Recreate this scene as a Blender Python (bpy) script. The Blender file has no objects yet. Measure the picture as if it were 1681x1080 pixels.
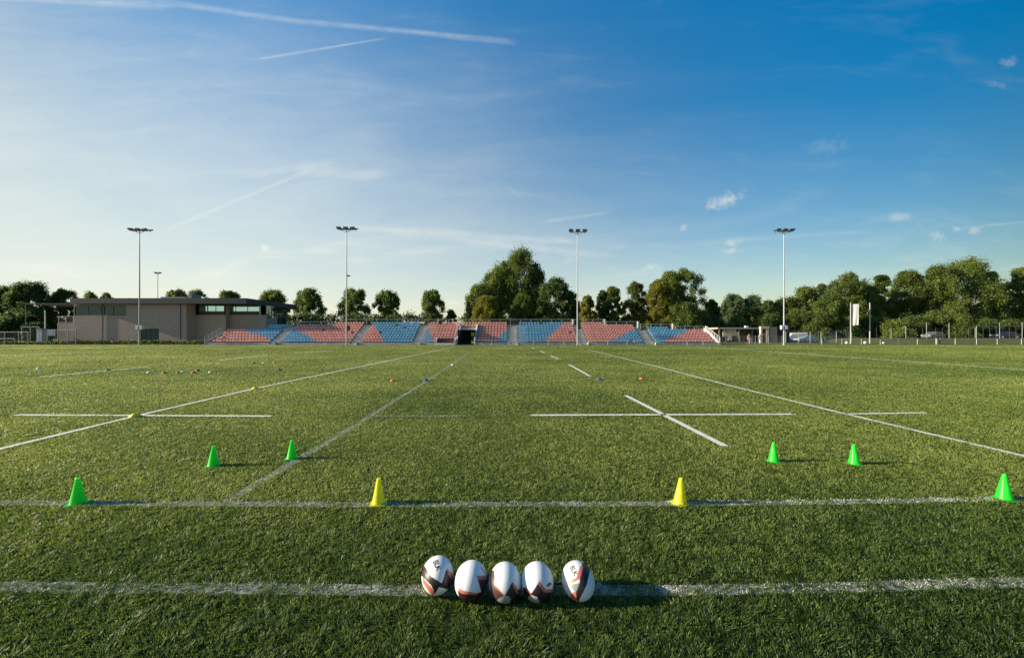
import bpy, math, random
import numpy as np
from mathutils import Vector, Matrix
R = math.radians
rnd = random.Random(7)
scene = bpy.context.scene
COL = scene.collection

# ------------------------------------------------------------------ camera
CAMH, F, CX, HY = 1.75, 640.0, 838.0, 548.0
cam_d = bpy.data.cameras.new('camera'); cam = bpy.data.objects.new('camera', cam_d); COL.objects.link(cam)
cam.location = (0, 0, CAMH); cam.rotation_euler = (R(90), 0, 0)
cam_d.sensor_width = 36.0; cam_d.lens = 36.0 * F / 1681.0
cam_d.shift_y = (HY - 540.0) / 1681.0
cam_d.shift_x = (840.5 - CX) / 1681.0
cam_d.clip_end = 3000; cam_d.clip_start = 0.05
scene.camera = cam

# ------------------------------------------------------------------ world, sun, exposure
SUN_EL, SUN_AZ = R(18.5), R(-92.5)          # azimuth from +Y, clockwise positive
w = bpy.data.worlds.new('World'); scene.world = w; w.use_nodes = True
def build_world():
    nt = w.node_tree; N = nt.nodes; L = nt.links
    for n in list(N): N.remove(n)
    def node(t, **k):
        n = N.new(t)
        for a, b in k.items(): setattr(n, a, b)
        return n
    def m(op, a, b=None, c=None, clamp=False):
        n = node('ShaderNodeMath', operation=op, use_clamp=clamp)
        for i, v in enumerate((a, b, c)):
            if v is None: continue
            if isinstance(v, (int, float)): n.inputs[i].default_value = v
            else: L.new(v, n.inputs[i])
        return n.outputs[0]
    def sstep(x, lo, hi):
        n = node('ShaderNodeMapRange', interpolation_type='SMOOTHSTEP')
        n.inputs['From Min'].default_value = lo; n.inputs['From Max'].default_value = hi
        L.new(x, n.inputs['Value']); return n.outputs['Result']
    out = node('ShaderNodeOutputWorld'); bg = node('ShaderNodeBackground')
    bg.inputs['Strength'].default_value = 0.06
    sky = node('ShaderNodeTexSky', sky_type='NISHITA', sun_disc=False)
    sky.sun_elevation = SUN_EL; sky.sun_rotation = SUN_AZ
    sky.altitude = 0; sky.air_density = 1.25; sky.dust_density = 0.3; sky.ozone_density = 3.0
    hs = node('ShaderNodeHueSaturation'); hs.inputs['Saturation'].default_value = 1.503; hs.inputs['Hue'].default_value = 0.5
    hs.inputs['Value'].default_value = 1.0
    L.new(sky.outputs[0], hs.inputs['Color'])
    tc = node('ShaderNodeTexCoord'); sep = node('ShaderNodeSeparateXYZ'); L.new(tc.outputs['Generated'], sep.inputs[0])
    X, Y, Z = sep.outputs
    # cloud sheet coordinates: where the view ray crosses a layer high above the ground
    zz = m('MAXIMUM', Z, 0.02)
    front = sstep(Y, 0.02, 0.2)
    yy = m('MAXIMUM', m('ABSOLUTE', Y), 0.05)
    u = m('MAXIMUM', m('MINIMUM', m('DIVIDE', X, yy), 1.8), -1.8); v = m('MAXIMUM', m('MINIMUM', m('DIVIDE', Z, yy), 1.3), 0.0)       # position on the northern sky (tangent of azimuth / height)
    uv = node('ShaderNodeCombineXYZ'); L.new(u, uv.inputs[0]); L.new(v, uv.inputs[1])
    def noise(scale, detail, rough, vec, dist=0.0, sx=1, sy=1, rot=0.0, off=0.0):
        mp = node('ShaderNodeMapping'); mp.inputs['Scale'].default_value = (sx, sy, 1); mp.inputs['Rotation'].default_value = (0, 0, rot)
        mp.inputs['Location'].default_value = (off, off * .7, off * .3)
        L.new(vec, mp.inputs[0])
        n = node('ShaderNodeTexNoise'); n.inputs['Scale'].default_value = scale; n.inputs['Detail'].default_value = detail
        n.inputs['Roughness'].default_value = rough; n.inputs['Distortion'].default_value = dist
        L.new(mp.outputs[0], n.inputs['Vector']); return n.outputs['Fac']
    nbig = noise(1.6, 4, .5, uv.outputs[0], .4, 1, 1.6, R(20), 3.1)
    nstr = noise(2.2, 6, .58, uv.outputs[0], .8, .6, 3.2, R(-14), 7.7)
    nfine = noise(9, 5, .6, uv.outputs[0], 1.0, .5, 2.2, R(-10), 1.7)
    ntr = noise(26, 4, .6, uv.outputs[0], .6, 1, 1, 0, 5.3)
    wz = noise(3.2, 3, .5, uv.outputs[0], 0, 1, 1, 0, 9.2)
    # thin cirrus veil, thicker in the sun's half of the sky and towards the horizon
    def poly(*t):
        acc = None
        for c, f in t:
            x = f if c == 1 else m('MULTIPLY', f, c)
            acc = x if acc is None else m('ADD', acc, x)
        return acc
    uu = m('MULTIPLY', u, u); vv2 = m('MULTIPLY', v, v); uvm = m('MULTIPLY', u, v)
    q = m('ADD', poly((-1.3696, u), (-2.6227, v), (-.1527, uu), (-1.0265, uvm), (-1.6786, vv2)), .2835)
    eu = m('DIVIDE', m('SUBTRACT', u, -.45), .58); ev = m('DIVIDE', m('SUBTRACT', v, .52), .34)
    er = m('ADD', m('MULTIPLY', eu, eu), m('MULTIPLY', ev, ev))
    er = m('ADD', er, m('ADD', m('MULTIPLY', m('SUBTRACT', nbig, .5), 1.2), m('MULTIPLY', m('SUBTRACT', nstr, .5), .7)))
    q = m('ADD', q, m('ADD', m('MULTIPLY', m('SUBTRACT', sstep(er, 1.35, .5), .6), .26), m('ADD', m('MULTIPLY', m('SUBTRACT', nstr, .5), 1.5), m('MULTIPLY', m('SUBTRACT', nfine, .5), .5))))
    veil = m('DIVIDE', 1.0, m('ADD', 1.0, m('EXPONENT', m('MULTIPLY', q, -1.0))))
    low = sstep(v, .55, 0.0)
    left = m('DIVIDE', m('SUBTRACT', .4, u), 1.7, clamp=True)
    wisps = m('MULTIPLY', sstep(m('ADD', m('MULTIPLY', nstr, .55), m('MULTIPLY', nfine, .45)), .52, .74), m('ADD', m('MULTIPLY', low, .20), .04))
    veil = m('ADD', veil, wisps)
    gain = m('EXPONENT', poly((-.0336, u), (.5388, v), (-.3124, uu)))
    gm = node('ShaderNodeVectorMath', operation='SCALE'); L.new(gain, gm.inputs['Scale'])
    gc = node('ShaderNodeVectorMath', operation='MULTIPLY'); L.new(hs.outputs[0], gc.inputs[0]); gc.inputs[1].default_value = (1.2011, 1.1195, 1.0818); L.new(gc.outputs[0], gm.inputs[0])
    # long condensation trails: segments in (u,v)
    def P(px, py): return ((px - CX) / F, (HY - py) / F)
    def trail(p0, p1, wid, amt, wob=0.02, soft=.55):
        (x0, y0), (x1, y1) = P(*p0), P(*p1)
        dx, dy = x1 - x0, y1 - y0; ln = math.hypot(dx, dy); dx /= ln; dy /= ln
        vv = m('ADD', v, m('MULTIPLY', m('SUBTRACT', wz, .5), wob))
        a = m('SUBTRACT', u, x0); b = m('SUBTRACT', vv, y0)
        t = m('ADD', m('MULTIPLY', a, dx), m('MULTIPLY', b, dy))
        s = m('ABSOLUTE', m('ADD', m('MULTIPLY', a, -dy), m('MULTIPLY', b, dx)))
        wd = wid / F
        e = sstep(m('ADD', s, m('MULTIPLY', m('SUBTRACT', nfine, .5), wd * 1.1)), wd, wd * .05)
        ends = m('MULTIPLY', sstep(t, -.01, .05), sstep(t, ln + .01, ln - .05))
        return m('MULTIPLY', m('MULTIPLY', e, ends), m('MULTIPLY', m('ADD', m('MULTIPLY', m('MULTIPLY', nfine, ntr), 3.0), soft - .45), amt * .5))
    for tr in (((-60, -6), (290, 8), 11, .40), ((270, 5), (560, 42), 8, .34), ((540, 40), (850, 71), 8, .34),
               ((416, 99), (640, 62), 3.2, .42, .0), ((275, 374), (520, 276), 5, .22), ((480, 282), (640, 285), 14, .22, .05), ((400, 290), (560, 265), 10, .16, .04),
               ((560, 372), (960, 398), 9, .26, .04), ((640, 384), (1020, 420), 10, .22, .05), ((830, 304), (858, 328), 3, .22, .0),
               ((880, 366), (1010, 346), 5, .20, .01), ((1130, 402), (1440, 378), 7, .16, .03), ((1560, 376), (1760, 358), 4, .2, .01)):
        veil = m('ADD', veil, m('MULTIPLY', trail(*tr), front))
    def puff(c, rx, ry, rot, amt):
        x0, y0 = P(*c); cr, sr = math.cos(rot), math.sin(rot)
        a = m('SUBTRACT', u, x0); b = m('SUBTRACT', v, y0)
        p = m('DIVIDE', m('ADD', m('MULTIPLY', a, cr), m('MULTIPLY', b, sr)), rx / F)
        q = m('DIVIDE', m('ADD', m('MULTIPLY', a, -sr), m('MULTIPLY', b, cr)), ry / F)
        r = m('SQRT', m('ADD', m('MULTIPLY', p, p), m('MULTIPLY', q, q)))
        n2 = noise(55, 4, .65, uv.outputs[0], .3, 1, 1, 0, c[0] * .01)
        return m('MULTIPLY', sstep(m('ADD', r, m('MULTIPLY', m('SUBTRACT', n2, .5), 2.6)), 1.15, -.15), amt * .62)
    for pf in (((1188, 331), 38, 13, R(20), .62), ((1205, 398), 16, 8, R(20), .42), ((1200, 412), 20, 6, 0, .4), ((1070, 438), 20, 7, 0, .42),
               ((1475, 357), 26, 9, 0, .30), ((1538, 389), 17, 10, R(15), .5), ((1600, 379), 16, 8, 0, .42), ((1572, 376), 9, 6, 0, .4), ((1654, 103), 20, 9, R(15), .25),
               ((1122, 375), 8, 7, R(30), .3), ((1636, 140), 26, 7, R(-8), .14), ((1360, 240), 40, 16, R(10), .12), ((435, 407), 9, 8, 0, .5)):
        veil = m('ADD', veil, m('MULTIPLY', puff(*pf), front))
    veil = m('MINIMUM', m('MAXIMUM', veil, 0), .93)
    # veil colour: sunlit ice, a little warmer near the horizon on the sun's side
    cr_ = node('ShaderNodeMixRGB'); L.new(left, cr_.inputs[0])
    cr_.inputs[1].default_value = (8.17, 7.91, 6.84, 1); cr_.inputs[2].default_value = (7.47, 7.74, 7.0, 1)
    mx = node('ShaderNodeMixRGB'); L.new(veil, mx.inputs[0]); L.new(gm.outputs[0], mx.inputs[1]); L.new(cr_.outputs[0], mx.inputs[2])
    L.new(mx.outputs[0], bg.inputs['Color']); L.new(bg.outputs[0], out.inputs[0])
build_world()
sd = bpy.data.lights.new('sun', 'SUN'); sun = bpy.data.objects.new('sun', sd); COL.objects.link(sun)
sd.energy = 5.0; sd.angle = R(.6); sd.color = (1.0, .86, .66)
sv = Vector((math.sin(SUN_AZ) * math.cos(SUN_EL), math.cos(SUN_AZ) * math.cos(SUN_EL), math.sin(SUN_EL)))
sun.rotation_euler = sv.to_track_quat('Z', 'Y').to_euler()
scene.view_settings.view_transform = 'Standard'; scene.view_settings.look = 'None'
scene.view_settings.exposure = 1.0; scene.view_settings.gamma = 1.0
scene.render.engine = 'CYCLES'

# ------------------------------------------------------------------ helpers
def X_(px, Y): return (px - CX) / F * Y
def Z_(py, Y): return CAMH + (HY - py) / F * Y
def G_(px, py):
    d = CAMH * F / (py - HY); return ((px - CX) / F * d, d)
def tag(o, label=None, cat=None, group=None, kind=None):
    if label: o['label'] = label
    if cat: o['category'] = cat
    if group: o['group'] = group
    if kind: o['kind'] = kind
    return o
def empty(name, loc=(0, 0, 0), rz=0.0):
    o = bpy.data.objects.new(name, None); COL.objects.link(o); o.location = loc; o.rotation_euler = (0, 0, rz); o.empty_display_size = .2
    return o
def copy_tree(o, parent=None):
    c = o.copy(); COL.objects.link(c); c.parent = parent
    for ch in o.children: copy_tree(ch, c)
    return c
MATS = {}
def mat(name, col, rough=.6, metal=0.0, var=0.0, vscale=6.0, bump=0.0, bscale=60.0, spec=.4, emis=None, col2=None, alpha=1.0, trans=0.0, coat=0.0):
    if name in MATS: return MATS[name]
    ma = bpy.data.materials.new(name); ma.use_nodes = True; nt = ma.node_tree; N = nt.nodes; L = nt.links
    b = N['Principled BSDF']; b.inputs['Roughness'].default_value = rough; b.inputs['Metallic'].default_value = metal
    b.inputs['Specular IOR Level'].default_value = spec; b.inputs['Alpha'].default_value = alpha
    b.inputs['Coat Weight'].default_value = coat
    c2 = col2 or tuple(max(0, c * (1 - var)) for c in col)
    tc = N.new('ShaderNodeTexCoord')
    n = N.new('ShaderNodeTexNoise'); n.inputs['Scale'].default_value = vscale; n.inputs['Detail'].default_value = 5; L.new(tc.outputs['Object'], n.inputs['Vector'])
    r = N.new('ShaderNodeValToRGB'); r.color_ramp.elements[0].position = .35; r.color_ramp.elements[1].position = .68
    r.color_ramp.elements[0].color = (*c2, 1); r.color_ramp.elements[1].color = (*col, 1)
    L.new(n.outputs['Fac'], r.inputs[0]); L.new(r.outputs[0], b.inputs['Base Color'])
    if bump > 0:
        n2 = N.new('ShaderNodeTexNoise'); n2.inputs['Scale'].default_value = bscale; n2.inputs['Detail'].default_value = 3; L.new(tc.outputs['Object'], n2.inputs['Vector'])
        bp = N.new('ShaderNodeBump'); bp.inputs['Strength'].default_value = bump; bp.inputs['Distance'].default_value = .02
        L.new(n2.outputs['Fac'], bp.inputs['Height']); L.new(bp.outputs[0], b.inputs['Normal'])
    if name == 'grey_brown_brick':
        bk = N.new('ShaderNodeTexBrick'); bk.inputs['Scale'].default_value = 1.0; bk.inputs['Brick Width'].default_value = 1.2; bk.inputs['Row Height'].default_value = .6; bk.inputs['Mortar Size'].default_value = .02
        bk.inputs['Color1'].default_value = (1, 1, 1, 1); bk.inputs['Color2'].default_value = (.94, .94, .94, 1); bk.inputs['Mortar'].default_value = (.82, .82, .82, 1)
        mp = N.new('ShaderNodeMapping'); mp.inputs['Rotation'].default_value = (R(90), 0, 0); L.new(tc.outputs['Object'], mp.inputs[0]); L.new(mp.outputs[0], bk.inputs['Vector'])
        mu = N.new('ShaderNodeMixRGB'); mu.blend_type = 'MULTIPLY'; mu.inputs[0].default_value = 1; L.new(r.outputs[0], mu.inputs[1]); L.new(bk.outputs['Color'], mu.inputs[2]); L.new(mu.outputs[0], b.inputs['Base Color'])
    MATS[name] = ma; return ma

class MB:
    """collects shapes into one mesh"""
    def __init__(s): s.v = []; s.f = []; s.mi = []; s.cur = 0
    def add(s, vs, fs):
        o = len(s.v); s.v += [tuple(p) for p in vs]; s.f += [tuple(i + o for i in f) for f in fs]; s.mi += [s.cur] * len(fs)
    def box(s, x0, x1, y0, y1, z0, z1):
        s.add([(x0,y0,z0),(x1,y0,z0),(x1,y1,z0),(x0,y1,z0),(x0,y0,z1),(x1,y0,z1),(x1,y1,z1),(x0,y1,z1)],
              [(0,3,2,1),(4,5,6,7),(0,1,5,4),(1,2,6,5),(2,3,7,6),(3,0,4,7)])
    def prism(s, pts, z0, z1):           # plan polygon, counter-clockwise
        n = len(pts); s.add([(x, y, z0) for x, y in pts] + [(x, y, z1) for x, y in pts],
              [tuple(range(n - 1, -1, -1)), tuple(range(n, 2 * n))] + [(i, (i + 1) % n, n + (i + 1) % n, n + i) for i in range(n)])
    def profx(s, pts, x0, x1):           # (y,z) profile swept along x
        n = len(pts); s.add([(x0, y, z) for y, z in pts] + [(x1, y, z) for y, z in pts],
              [tuple(range(n)), tuple(range(2 * n - 1, n - 1, -1))] + [(i, n + i, n + (i + 1) % n, (i + 1) % n) for i in range(n)])
    def tube(s, p0, p1, r0, r1=None, n=8, cap=True):
        r1 = r0 if r1 is None else r1
        a = Vector(p0); b = Vector(p1); d = (b - a).normalized(); q = d.to_track_quat('Z', 'Y')
        vs = []
        for c, r in ((a, r0), (b, r1)):
            for i in range(n):
                t = 2 * math.pi * i / n; vs.append(tuple(c + q @ Vector((r * math.cos(t), r * math.sin(t), 0))))
        fs = [(i, (i + 1) % n, n + (i + 1) % n, n + i) for i in range(n)]
        if cap: fs += [tuple(range(n - 1, -1, -1)), tuple(range(n, 2 * n))]
        s.add(vs, fs)
    def lathe(s, prof, n=24, c=(0, 0, 0)):
        vs = []; fs = []
        for r, z in prof:
            for i in range(n):
                t = 2 * math.pi * i / n; vs.append((c[0] + r * math.cos(t), c[1] + r * math.sin(t), c[2] + z))
        for k in range(len(prof) - 1):
            for i in range(n): fs.append((k * n + i, k * n + (i + 1) % n, (k + 1) * n + (i + 1) % n, (k + 1) * n + i))
        s.add(vs, fs)
    def build(s, name, m, parent=None, smooth=False, bevel=0.0):
        me = bpy.data.meshes.new(name); me.from_pydata(s.v, [], s.f)
        for mm in (m if isinstance(m, (list, tuple)) else [m]): me.materials.append(mm)
        me.polygons.foreach_set('material_index', s.mi)
        if smooth: me.polygons.foreach_set('use_smooth', [True] * len(me.polygons))
        me.update(); o = bpy.data.objects.new(name, me); COL.objects.link(o)
        if smooth:
            try: me.set_sharp_from_angle(angle=R(40))
            except Exception: pass
        if bevel > 0:
            b = o.modifiers.new('bevel', 'BEVEL'); b.width = bevel; b.segments = 2; b.limit_method = 'ANGLE'
        if parent: o.parent = parent
        return o
def np_mesh(name, verts, nper, mats, parent=None, tint=None, mi=None, smooth=False):
    """verts (n*nper,3): n separate faces of nper corners"""
    nv = len(verts); nf = nv // nper
    me = bpy.data.meshes.new(name); me.vertices.add(nv); me.loops.add(nv); me.polygons.add(nf)
    me.vertices.foreach_set('co', np.ascontiguousarray(verts, dtype=np.float32).ravel())
    me.loops.foreach_set('vertex_index', np.arange(nv, dtype=np.int32))
    me.polygons.foreach_set('loop_start', np.arange(0, nv, nper, dtype=np.int32))
    me.polygons.foreach_set('loop_total', np.full(nf, nper, dtype=np.int32))
    for mm in mats: me.materials.append(mm)
    if mi is not None: me.polygons.foreach_set('material_index', mi.astype(np.int32))
    if tint is not None:
        a = me.attributes.new('tint', 'FLOAT', 'FACE'); a.data.foreach_set('value', tint.astype(np.float32))
    me.update(calc_edges=True)
    o = bpy.data.objects.new(name, me); COL.objects.link(o)
    if parent: o.parent = parent
    return o

# value noise on a plane (numpy)
def vnoise(x, y, scale, seed):
    g = np.random.RandomState(seed).rand(256, 256)
    xs = x / scale + 1000.3; ys = y / scale + 1000.7
    xi = np.floor(xs).astype(int); yi = np.floor(ys).astype(int); fx = xs - xi; fy = ys - yi
    fx = fx * fx * (3 - 2 * fx); fy = fy * fy * (3 - 2 * fy)
    a = g[xi % 256, yi % 256]; b = g[(xi + 1) % 256, yi % 256]; c = g[xi % 256, (yi + 1) % 256]; d = g[(xi + 1) % 256, (yi + 1) % 256]
    return (a * (1 - fx) + b * fx) * (1 - fy) + (c * (1 - fx) + d * fx) * fy

# ------------------------------------------------------------------ ground
def ground_mat(name, ca, cb, cc, s1, s2, bump):
    ma = bpy.data.materials.new(name); ma.use_nodes = True; nt = ma.node_tree; N = nt.nodes; L = nt.links
    b = N['Principled BSDF']; b.inputs['Roughness'].default_value = .85; b.inputs['Specular IOR Level'].default_value = .2
    g = N.new('ShaderNodeNewGeometry')
    def noise(s, d):
        n = N.new('ShaderNodeTexNoise'); n.inputs['Scale'].default_value = s; n.inputs['Detail'].default_value = d; L.new(g.outputs['Position'], n.inputs['Vector']); return n.outputs['Fac']
    r = N.new('ShaderNodeValToRGB'); r.color_ramp.elements[0].position = .38; r.color_ramp.elements[1].position = .64
    r.color_ramp.elements[0].color = (*ca, 1); r.color_ramp.elements[1].color = (*cb, 1); L.new(noise(s1, 6), r.inputs[0])
    r2 = N.new('ShaderNodeValToRGB'); r2.color_ramp.elements[0].position = .45; r2.color_ramp.elements[1].position = .7
    r2.color_ramp.elements[0].color = (0, 0, 0, 1); r2.color_ramp.elements[1].color = (.55, .55, .55, 1); L.new(noise(s2, 3), r2.inputs[0])
    mx = N.new('ShaderNodeMixRGB'); L.new(r2.outputs[0], mx.inputs[0]); L.new(r.outputs[0], mx.inputs[1]); mx.inputs[2].default_value = (*cc, 1)
    L.new(mx.outputs[0], b.inputs['Base Color'])
    bp = N.new('ShaderNodeBump'); bp.inputs['Strength'].default_value = bump; bp.inputs['Distance'].default_value = .03
    L.new(noise(s1 * 1.5, 5), bp.inputs['Height']); L.new(bp.outputs[0], b.inputs['Normal'])
    return ma
M_ground = ground_mat('meadow_ground', (.06, .08, .02), (.14, .15, .045), (.16, .14, .07), 2.0, .15, .5)
M_turf = ground_mat('turf_backing', (.030, .038, .014), (.060, .070, .024), (.07, .07, .03), 24.0, .35, .6)
g = MB(); g.add([(-900, -60, 0), (900, -60, 0), (900, 1500, 0), (-900, 1500, 0)], [(0, 1, 2, 3)])
tag(g.build('ground', M_ground), kind='structure')
g = MB(); g.add([(-115, -8, .004), (115, -8, .004), (115, 60.3, .004), (-115, 60.3, .004)], [(0, 1, 2, 3)])
tag(g.build('pitch', M_turf), kind='structure')
M_path = mat('concrete_path', (.30, .29, .26), .9, var=.35, vscale=1.5, bump=.2)
g = MB(); g.add([(-50, 61.2, .008), (36, 61.2, .008), (36, 61.9, .008), (-50, 61.9, .008)], [(0, 1, 2, 3)])
tag(g.build('path', M_path), kind='structure')

# ------------------------------------------------------------------ turf blades and painted lines
def blade_mat(name, stops, trans=.48):
    ma = bpy.data.materials.new(name); ma.use_nodes = True; nt = ma.node_tree; N = nt.nodes; L = nt.links
    b = N['Principled BSDF']; b.inputs['Roughness'].default_value = .5; b.inputs['Specular IOR Level'].default_value = .4
    at = N.new('ShaderNodeAttribute'); at.attribute_name = 'tint'
    r = N.new('ShaderNodeValToRGB'); e = r.color_ramp.elements
    e[0].position = stops[0][0]; e[0].color = (*stops[0][1], 1); e[1].position = stops[-1][0]; e[1].color = (*stops[-1][1], 1)
    for p, c in stops[1:-1]:
        q = e.new(p); q.color = (*c, 1)
    L.new(at.outputs['Fac'], r.inputs[0]); L.new(r.outputs[0], b.inputs['Base Color'])
    t = N.new('ShaderNodeBsdfTranslucent'); L.new(r.outputs[0], t.inputs['Color'])
    mx = N.new('ShaderNodeMixShader'); mx.inputs[0].default_value = trans
    L.new(b.outputs[0], mx.inputs[1]); L.new(t.outputs[0], mx.inputs[2]); L.new(mx.outputs[0], N['Material Output'].inputs['Surface'])
    return ma
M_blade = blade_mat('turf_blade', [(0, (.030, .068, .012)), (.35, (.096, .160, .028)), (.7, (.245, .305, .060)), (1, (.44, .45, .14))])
M_wblade = blade_mat('painted_turf_blade', [(0, (.42, .43, .40)), (.5, (.62, .62, .56)), (1, (.82, .80, .72))], .25)
M_paint = mat('white_line_paint', (.74, .74, .68), .8, col2=(.55, .56, .48), vscale=25)

# line: label, pixel polyline, width (m), share of its blades that carry paint
LINES = [
 ('worn white touchline under the five balls', [(-60, 964), (690, 970.5), (1100, 970.5), (1400, 965), (1760, 955)], .115, .62),
 ('worn white line running through the yellow cones', [(-60, 826), (600, 829.5), (1100, 828), (1400, 824.5), (1760, 818)], .12, .62),
 ('white dash crossed by the long line at the orange marker', [(25, 682), (445, 684)], .13, .95),
 ('faint dash between the grey line and the centre', [(615, 683.5), (762, 683)], .11, .6),
 ('long bright dash right of centre', [(873, 682.5), (1300, 680.8)], .14, .95),
 ('thin short dash beside the right hand line', [(1388, 680.5), (1521, 678.5)], .11, .8),
 ('long white line running from the left edge to the tunnel', [(-70, 755), (222, 684), (420, 638), (745, 570)], .12, .95),
 ('grey worn line running from the front left towards the tunnel', [(366, 827), (545, 722), (700, 626), (772, 578)], .13, .6),
 ('nearest bright dash leading away right of centre', [(1190, 733.5), (1027, 649.8)], .12, 1.0),
 ('second bright dash leading away', [(968.5, 618), (934, 598.5)], .12, 1.0),
 ('third bright dash leading away', [(917, 590), (904, 584)], .12, 1.0),
 ('fourth bright dash leading away', [(894, 579.5), (887, 576.3)], .12, 1.0),
 ('farthest bright dash leading away', [(878, 573), (872, 570.5)], .12, 1.0),
 ('thin white line running to the right edge', [(1760, 769), (1681, 750), (1382, 679), (1200, 634), (1090, 605), (965, 574)], .11, .8),
 ('far white line slanting to the right edge', [(1125, 570), (1200, 573), (1681, 607.5), (1760, 613)], .22, .95),
 ('very faint line at the far right', [(1390, 602), (1681, 631), (1760, 639)], .10, .4),
 ('pale line with the dark marker at far left', [(67, 619), (245, 602.5)], .18, .9),
 ('short pale line beyond the far markers', [(360, 591.5), (440, 583)], .22, .8),
 ('faint far line left of the tunnel', [(485, 580), (545, 575.5)], .24, .75),
 ('far pale line at the left edge', [(-60, 586), (175, 577)], .26, .72),
]
def build_turf():
    rs = np.random.RandomState(11)
    lines = []
    for lab, pts, wd, share in LINES:
        lines.append((lab, [G_(*p) for p in pts], wd, share))
    # sheets of paint on the backing
    packs = [[] for _ in lines]
    XS = []; YS = []; LOD = []
    def ring(y0, y1, dens, lod):
        # trapezium area sampling
        half0, half1 = 1.38 * y0 + .9, 1.38 * y1 + .9
        n = int(dens * (half0 + half1) * (y1 - y0))
        yy = y0 + (y1 - y0) * rs.rand(n)
        hx = 1.38 * yy + .9; keep = rs.rand(n) < hx / half1
        yy = yy[keep]; hx = hx[keep]; xx = (rs.rand(len(yy)) * 2 - 1) * hx
        XS.append(xx); YS.append(yy); LOD.append(np.full(len(yy), lod))
    edges = [1.3, 2.2, 2.8, 3.5, 4.3, 5.3, 6.6, 8.3, 10.5, 13.5, 17.5, 23, 30, 40, 50, 60.2]
    for a, b in zip(edges[:-1], edges[1:]):
        dmid = .5 * (a + b)
        dens = 19500 * min(1, (2.6 / dmid)) ** 1.72
        ring(a, b, dens, dmid)
    x = np.concatenate(XS); y = np.concatenate(YS); lod = np.concatenate(LOD); n = len(x)
    print('blades', n)
    s = (np.maximum(1, lod / 2.6)) ** .78                 # blades stand for small tufts farther away
    width = .0029 * s * (.7 + .6 * rs.rand(n)); h = (.015 + .010 * rs.rand(n)) 
    c1 = vnoise(x, y, .035, 1); c2 = vnoise(x, y, .11, 2); c3 = vnoise(x, y, 1.3, 3); c4 = vnoise(x, y, 5.5, 4); c5 = vnoise(x, y, .03, 9)
    h = h * (.62 + .6 * c1 + .25 * c2)
    th = rs.rand(n) * 2 * np.pi
    lx = (c5 - .5) * 1.7 + (c2 - .5) * 1.1 + (rs.rand(n) - .5) * 1.3
    ly = (c1 - .5) * 1.5 + (vnoise(x, y, .09, 6) - .5) * 1.2 + (rs.rand(n) - .5) * 1.3
    ex, ey = np.cos(th) * width, np.sin(th) * width
    z0 = np.full(n, .003)
    v = np.empty((n, 3, 3), dtype=np.float32)
    v[:, 0] = np.stack([x - ex, y - ey, z0], 1); v[:, 1] = np.stack([x + ex, y + ey, z0], 1)
    v[:, 2] = np.stack([x + lx * h, y + ly * h, z0 + h], 1)
    # tip end a little flat: use quads
    q = np.empty((n, 4, 3), dtype=np.float32); q[:, 0] = v[:, 0]; q[:, 1] = v[:, 1]
    q[:, 2] = v[:, 2] + np.stack([ex, ey, z0 * 0], 1) * .45; q[:, 3] = v[:, 2] - np.stack([ex, ey, z0 * 0], 1) * .45
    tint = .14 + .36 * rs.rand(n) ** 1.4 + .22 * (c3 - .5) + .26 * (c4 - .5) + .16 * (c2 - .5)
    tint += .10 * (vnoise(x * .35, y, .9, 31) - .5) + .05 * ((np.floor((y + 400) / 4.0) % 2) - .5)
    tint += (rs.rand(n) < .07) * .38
    tint += -.19 + .49 * np.clip((y - 2.0) / 7.5, 0, 1) ** .65 + .15 * np.exp(-((y - 5.2) / 2.6) ** 2) + .05 * np.clip(-x / 12, -1, 1)  # distance and left-side brightening imitate grazing light, put into the blade colour
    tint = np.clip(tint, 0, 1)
    owner = np.full(n, -1)
    for k, (lab, pts, wd, share) in enumerate(lines):
        for (a, b) in zip(pts[:-1], pts[1:]):
            ax, ay = a; bx, by = b; dx, dy = bx - ax, by - ay; L2 = dx * dx + dy * dy
            t = np.clip(((x - ax) * dx + (y - ay) * dy) / L2, 0, 1)
            dist = np.hypot(x - ax - t * dx, y - ay - t * dy)
            edge = wd / 2 * (1 + .22 * (c1 - .5))
            pw = share * np.clip(.55 + .9 * vnoise(x, y, .22, 20 + k), .2, 1.25) if share < .99 else 1.0
            hit = (dist < edge) & (rs.rand(n) < pw) & (owner < 0)
            owner[hit] = k
    pm = owner >= 0; q[pm, 2:, 2] = .003 + (q[pm, 2:, 2] - .003) * .55
    g = owner < 0
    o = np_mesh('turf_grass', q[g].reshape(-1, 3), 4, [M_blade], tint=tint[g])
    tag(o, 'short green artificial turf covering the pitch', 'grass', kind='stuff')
    for k, (lab, pts, wd, share) in enumerate(lines):
        sel = owner == k
        # ribbon of paint
        P = [Vector((p[0], p[1])) for p in pts]; L_ = []; R_ = []
        for i, p in enumerate(P):
            d = (P[min(i + 1, len(P) - 1)] - P[max(i - 1, 0)]).normalized(); nrm = Vector((-d.y, d.x)) * wd / 2
            L_.append(p + nrm); R_.append(p - nrm)
        rq = []
        for i in range(len(P) - 1):
            zf = lambda p: .009 if (p.y < 5 or (share < .7 and p.y < 20)) else .017
            rq += [(R_[i].x, R_[i].y, zf(P[i])), (R_[i + 1].x, R_[i + 1].y, zf(P[i + 1])), (L_[i + 1].x, L_[i + 1].y, zf(P[i + 1])), (L_[i].x, L_[i].y, zf(P[i]))]
        nr = len(rq) // 4
        vs = np.concatenate([np.array(rq, dtype=np.float32), q[sel].reshape(-1, 3)])
        tn = np.concatenate([np.zeros(nr), np.clip(rs.rand(sel.sum()) * (.5 + share * .5), 0, 1)])
        mi = np.concatenate([np.zeros(nr, int), np.ones(sel.sum(), int)])
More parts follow.
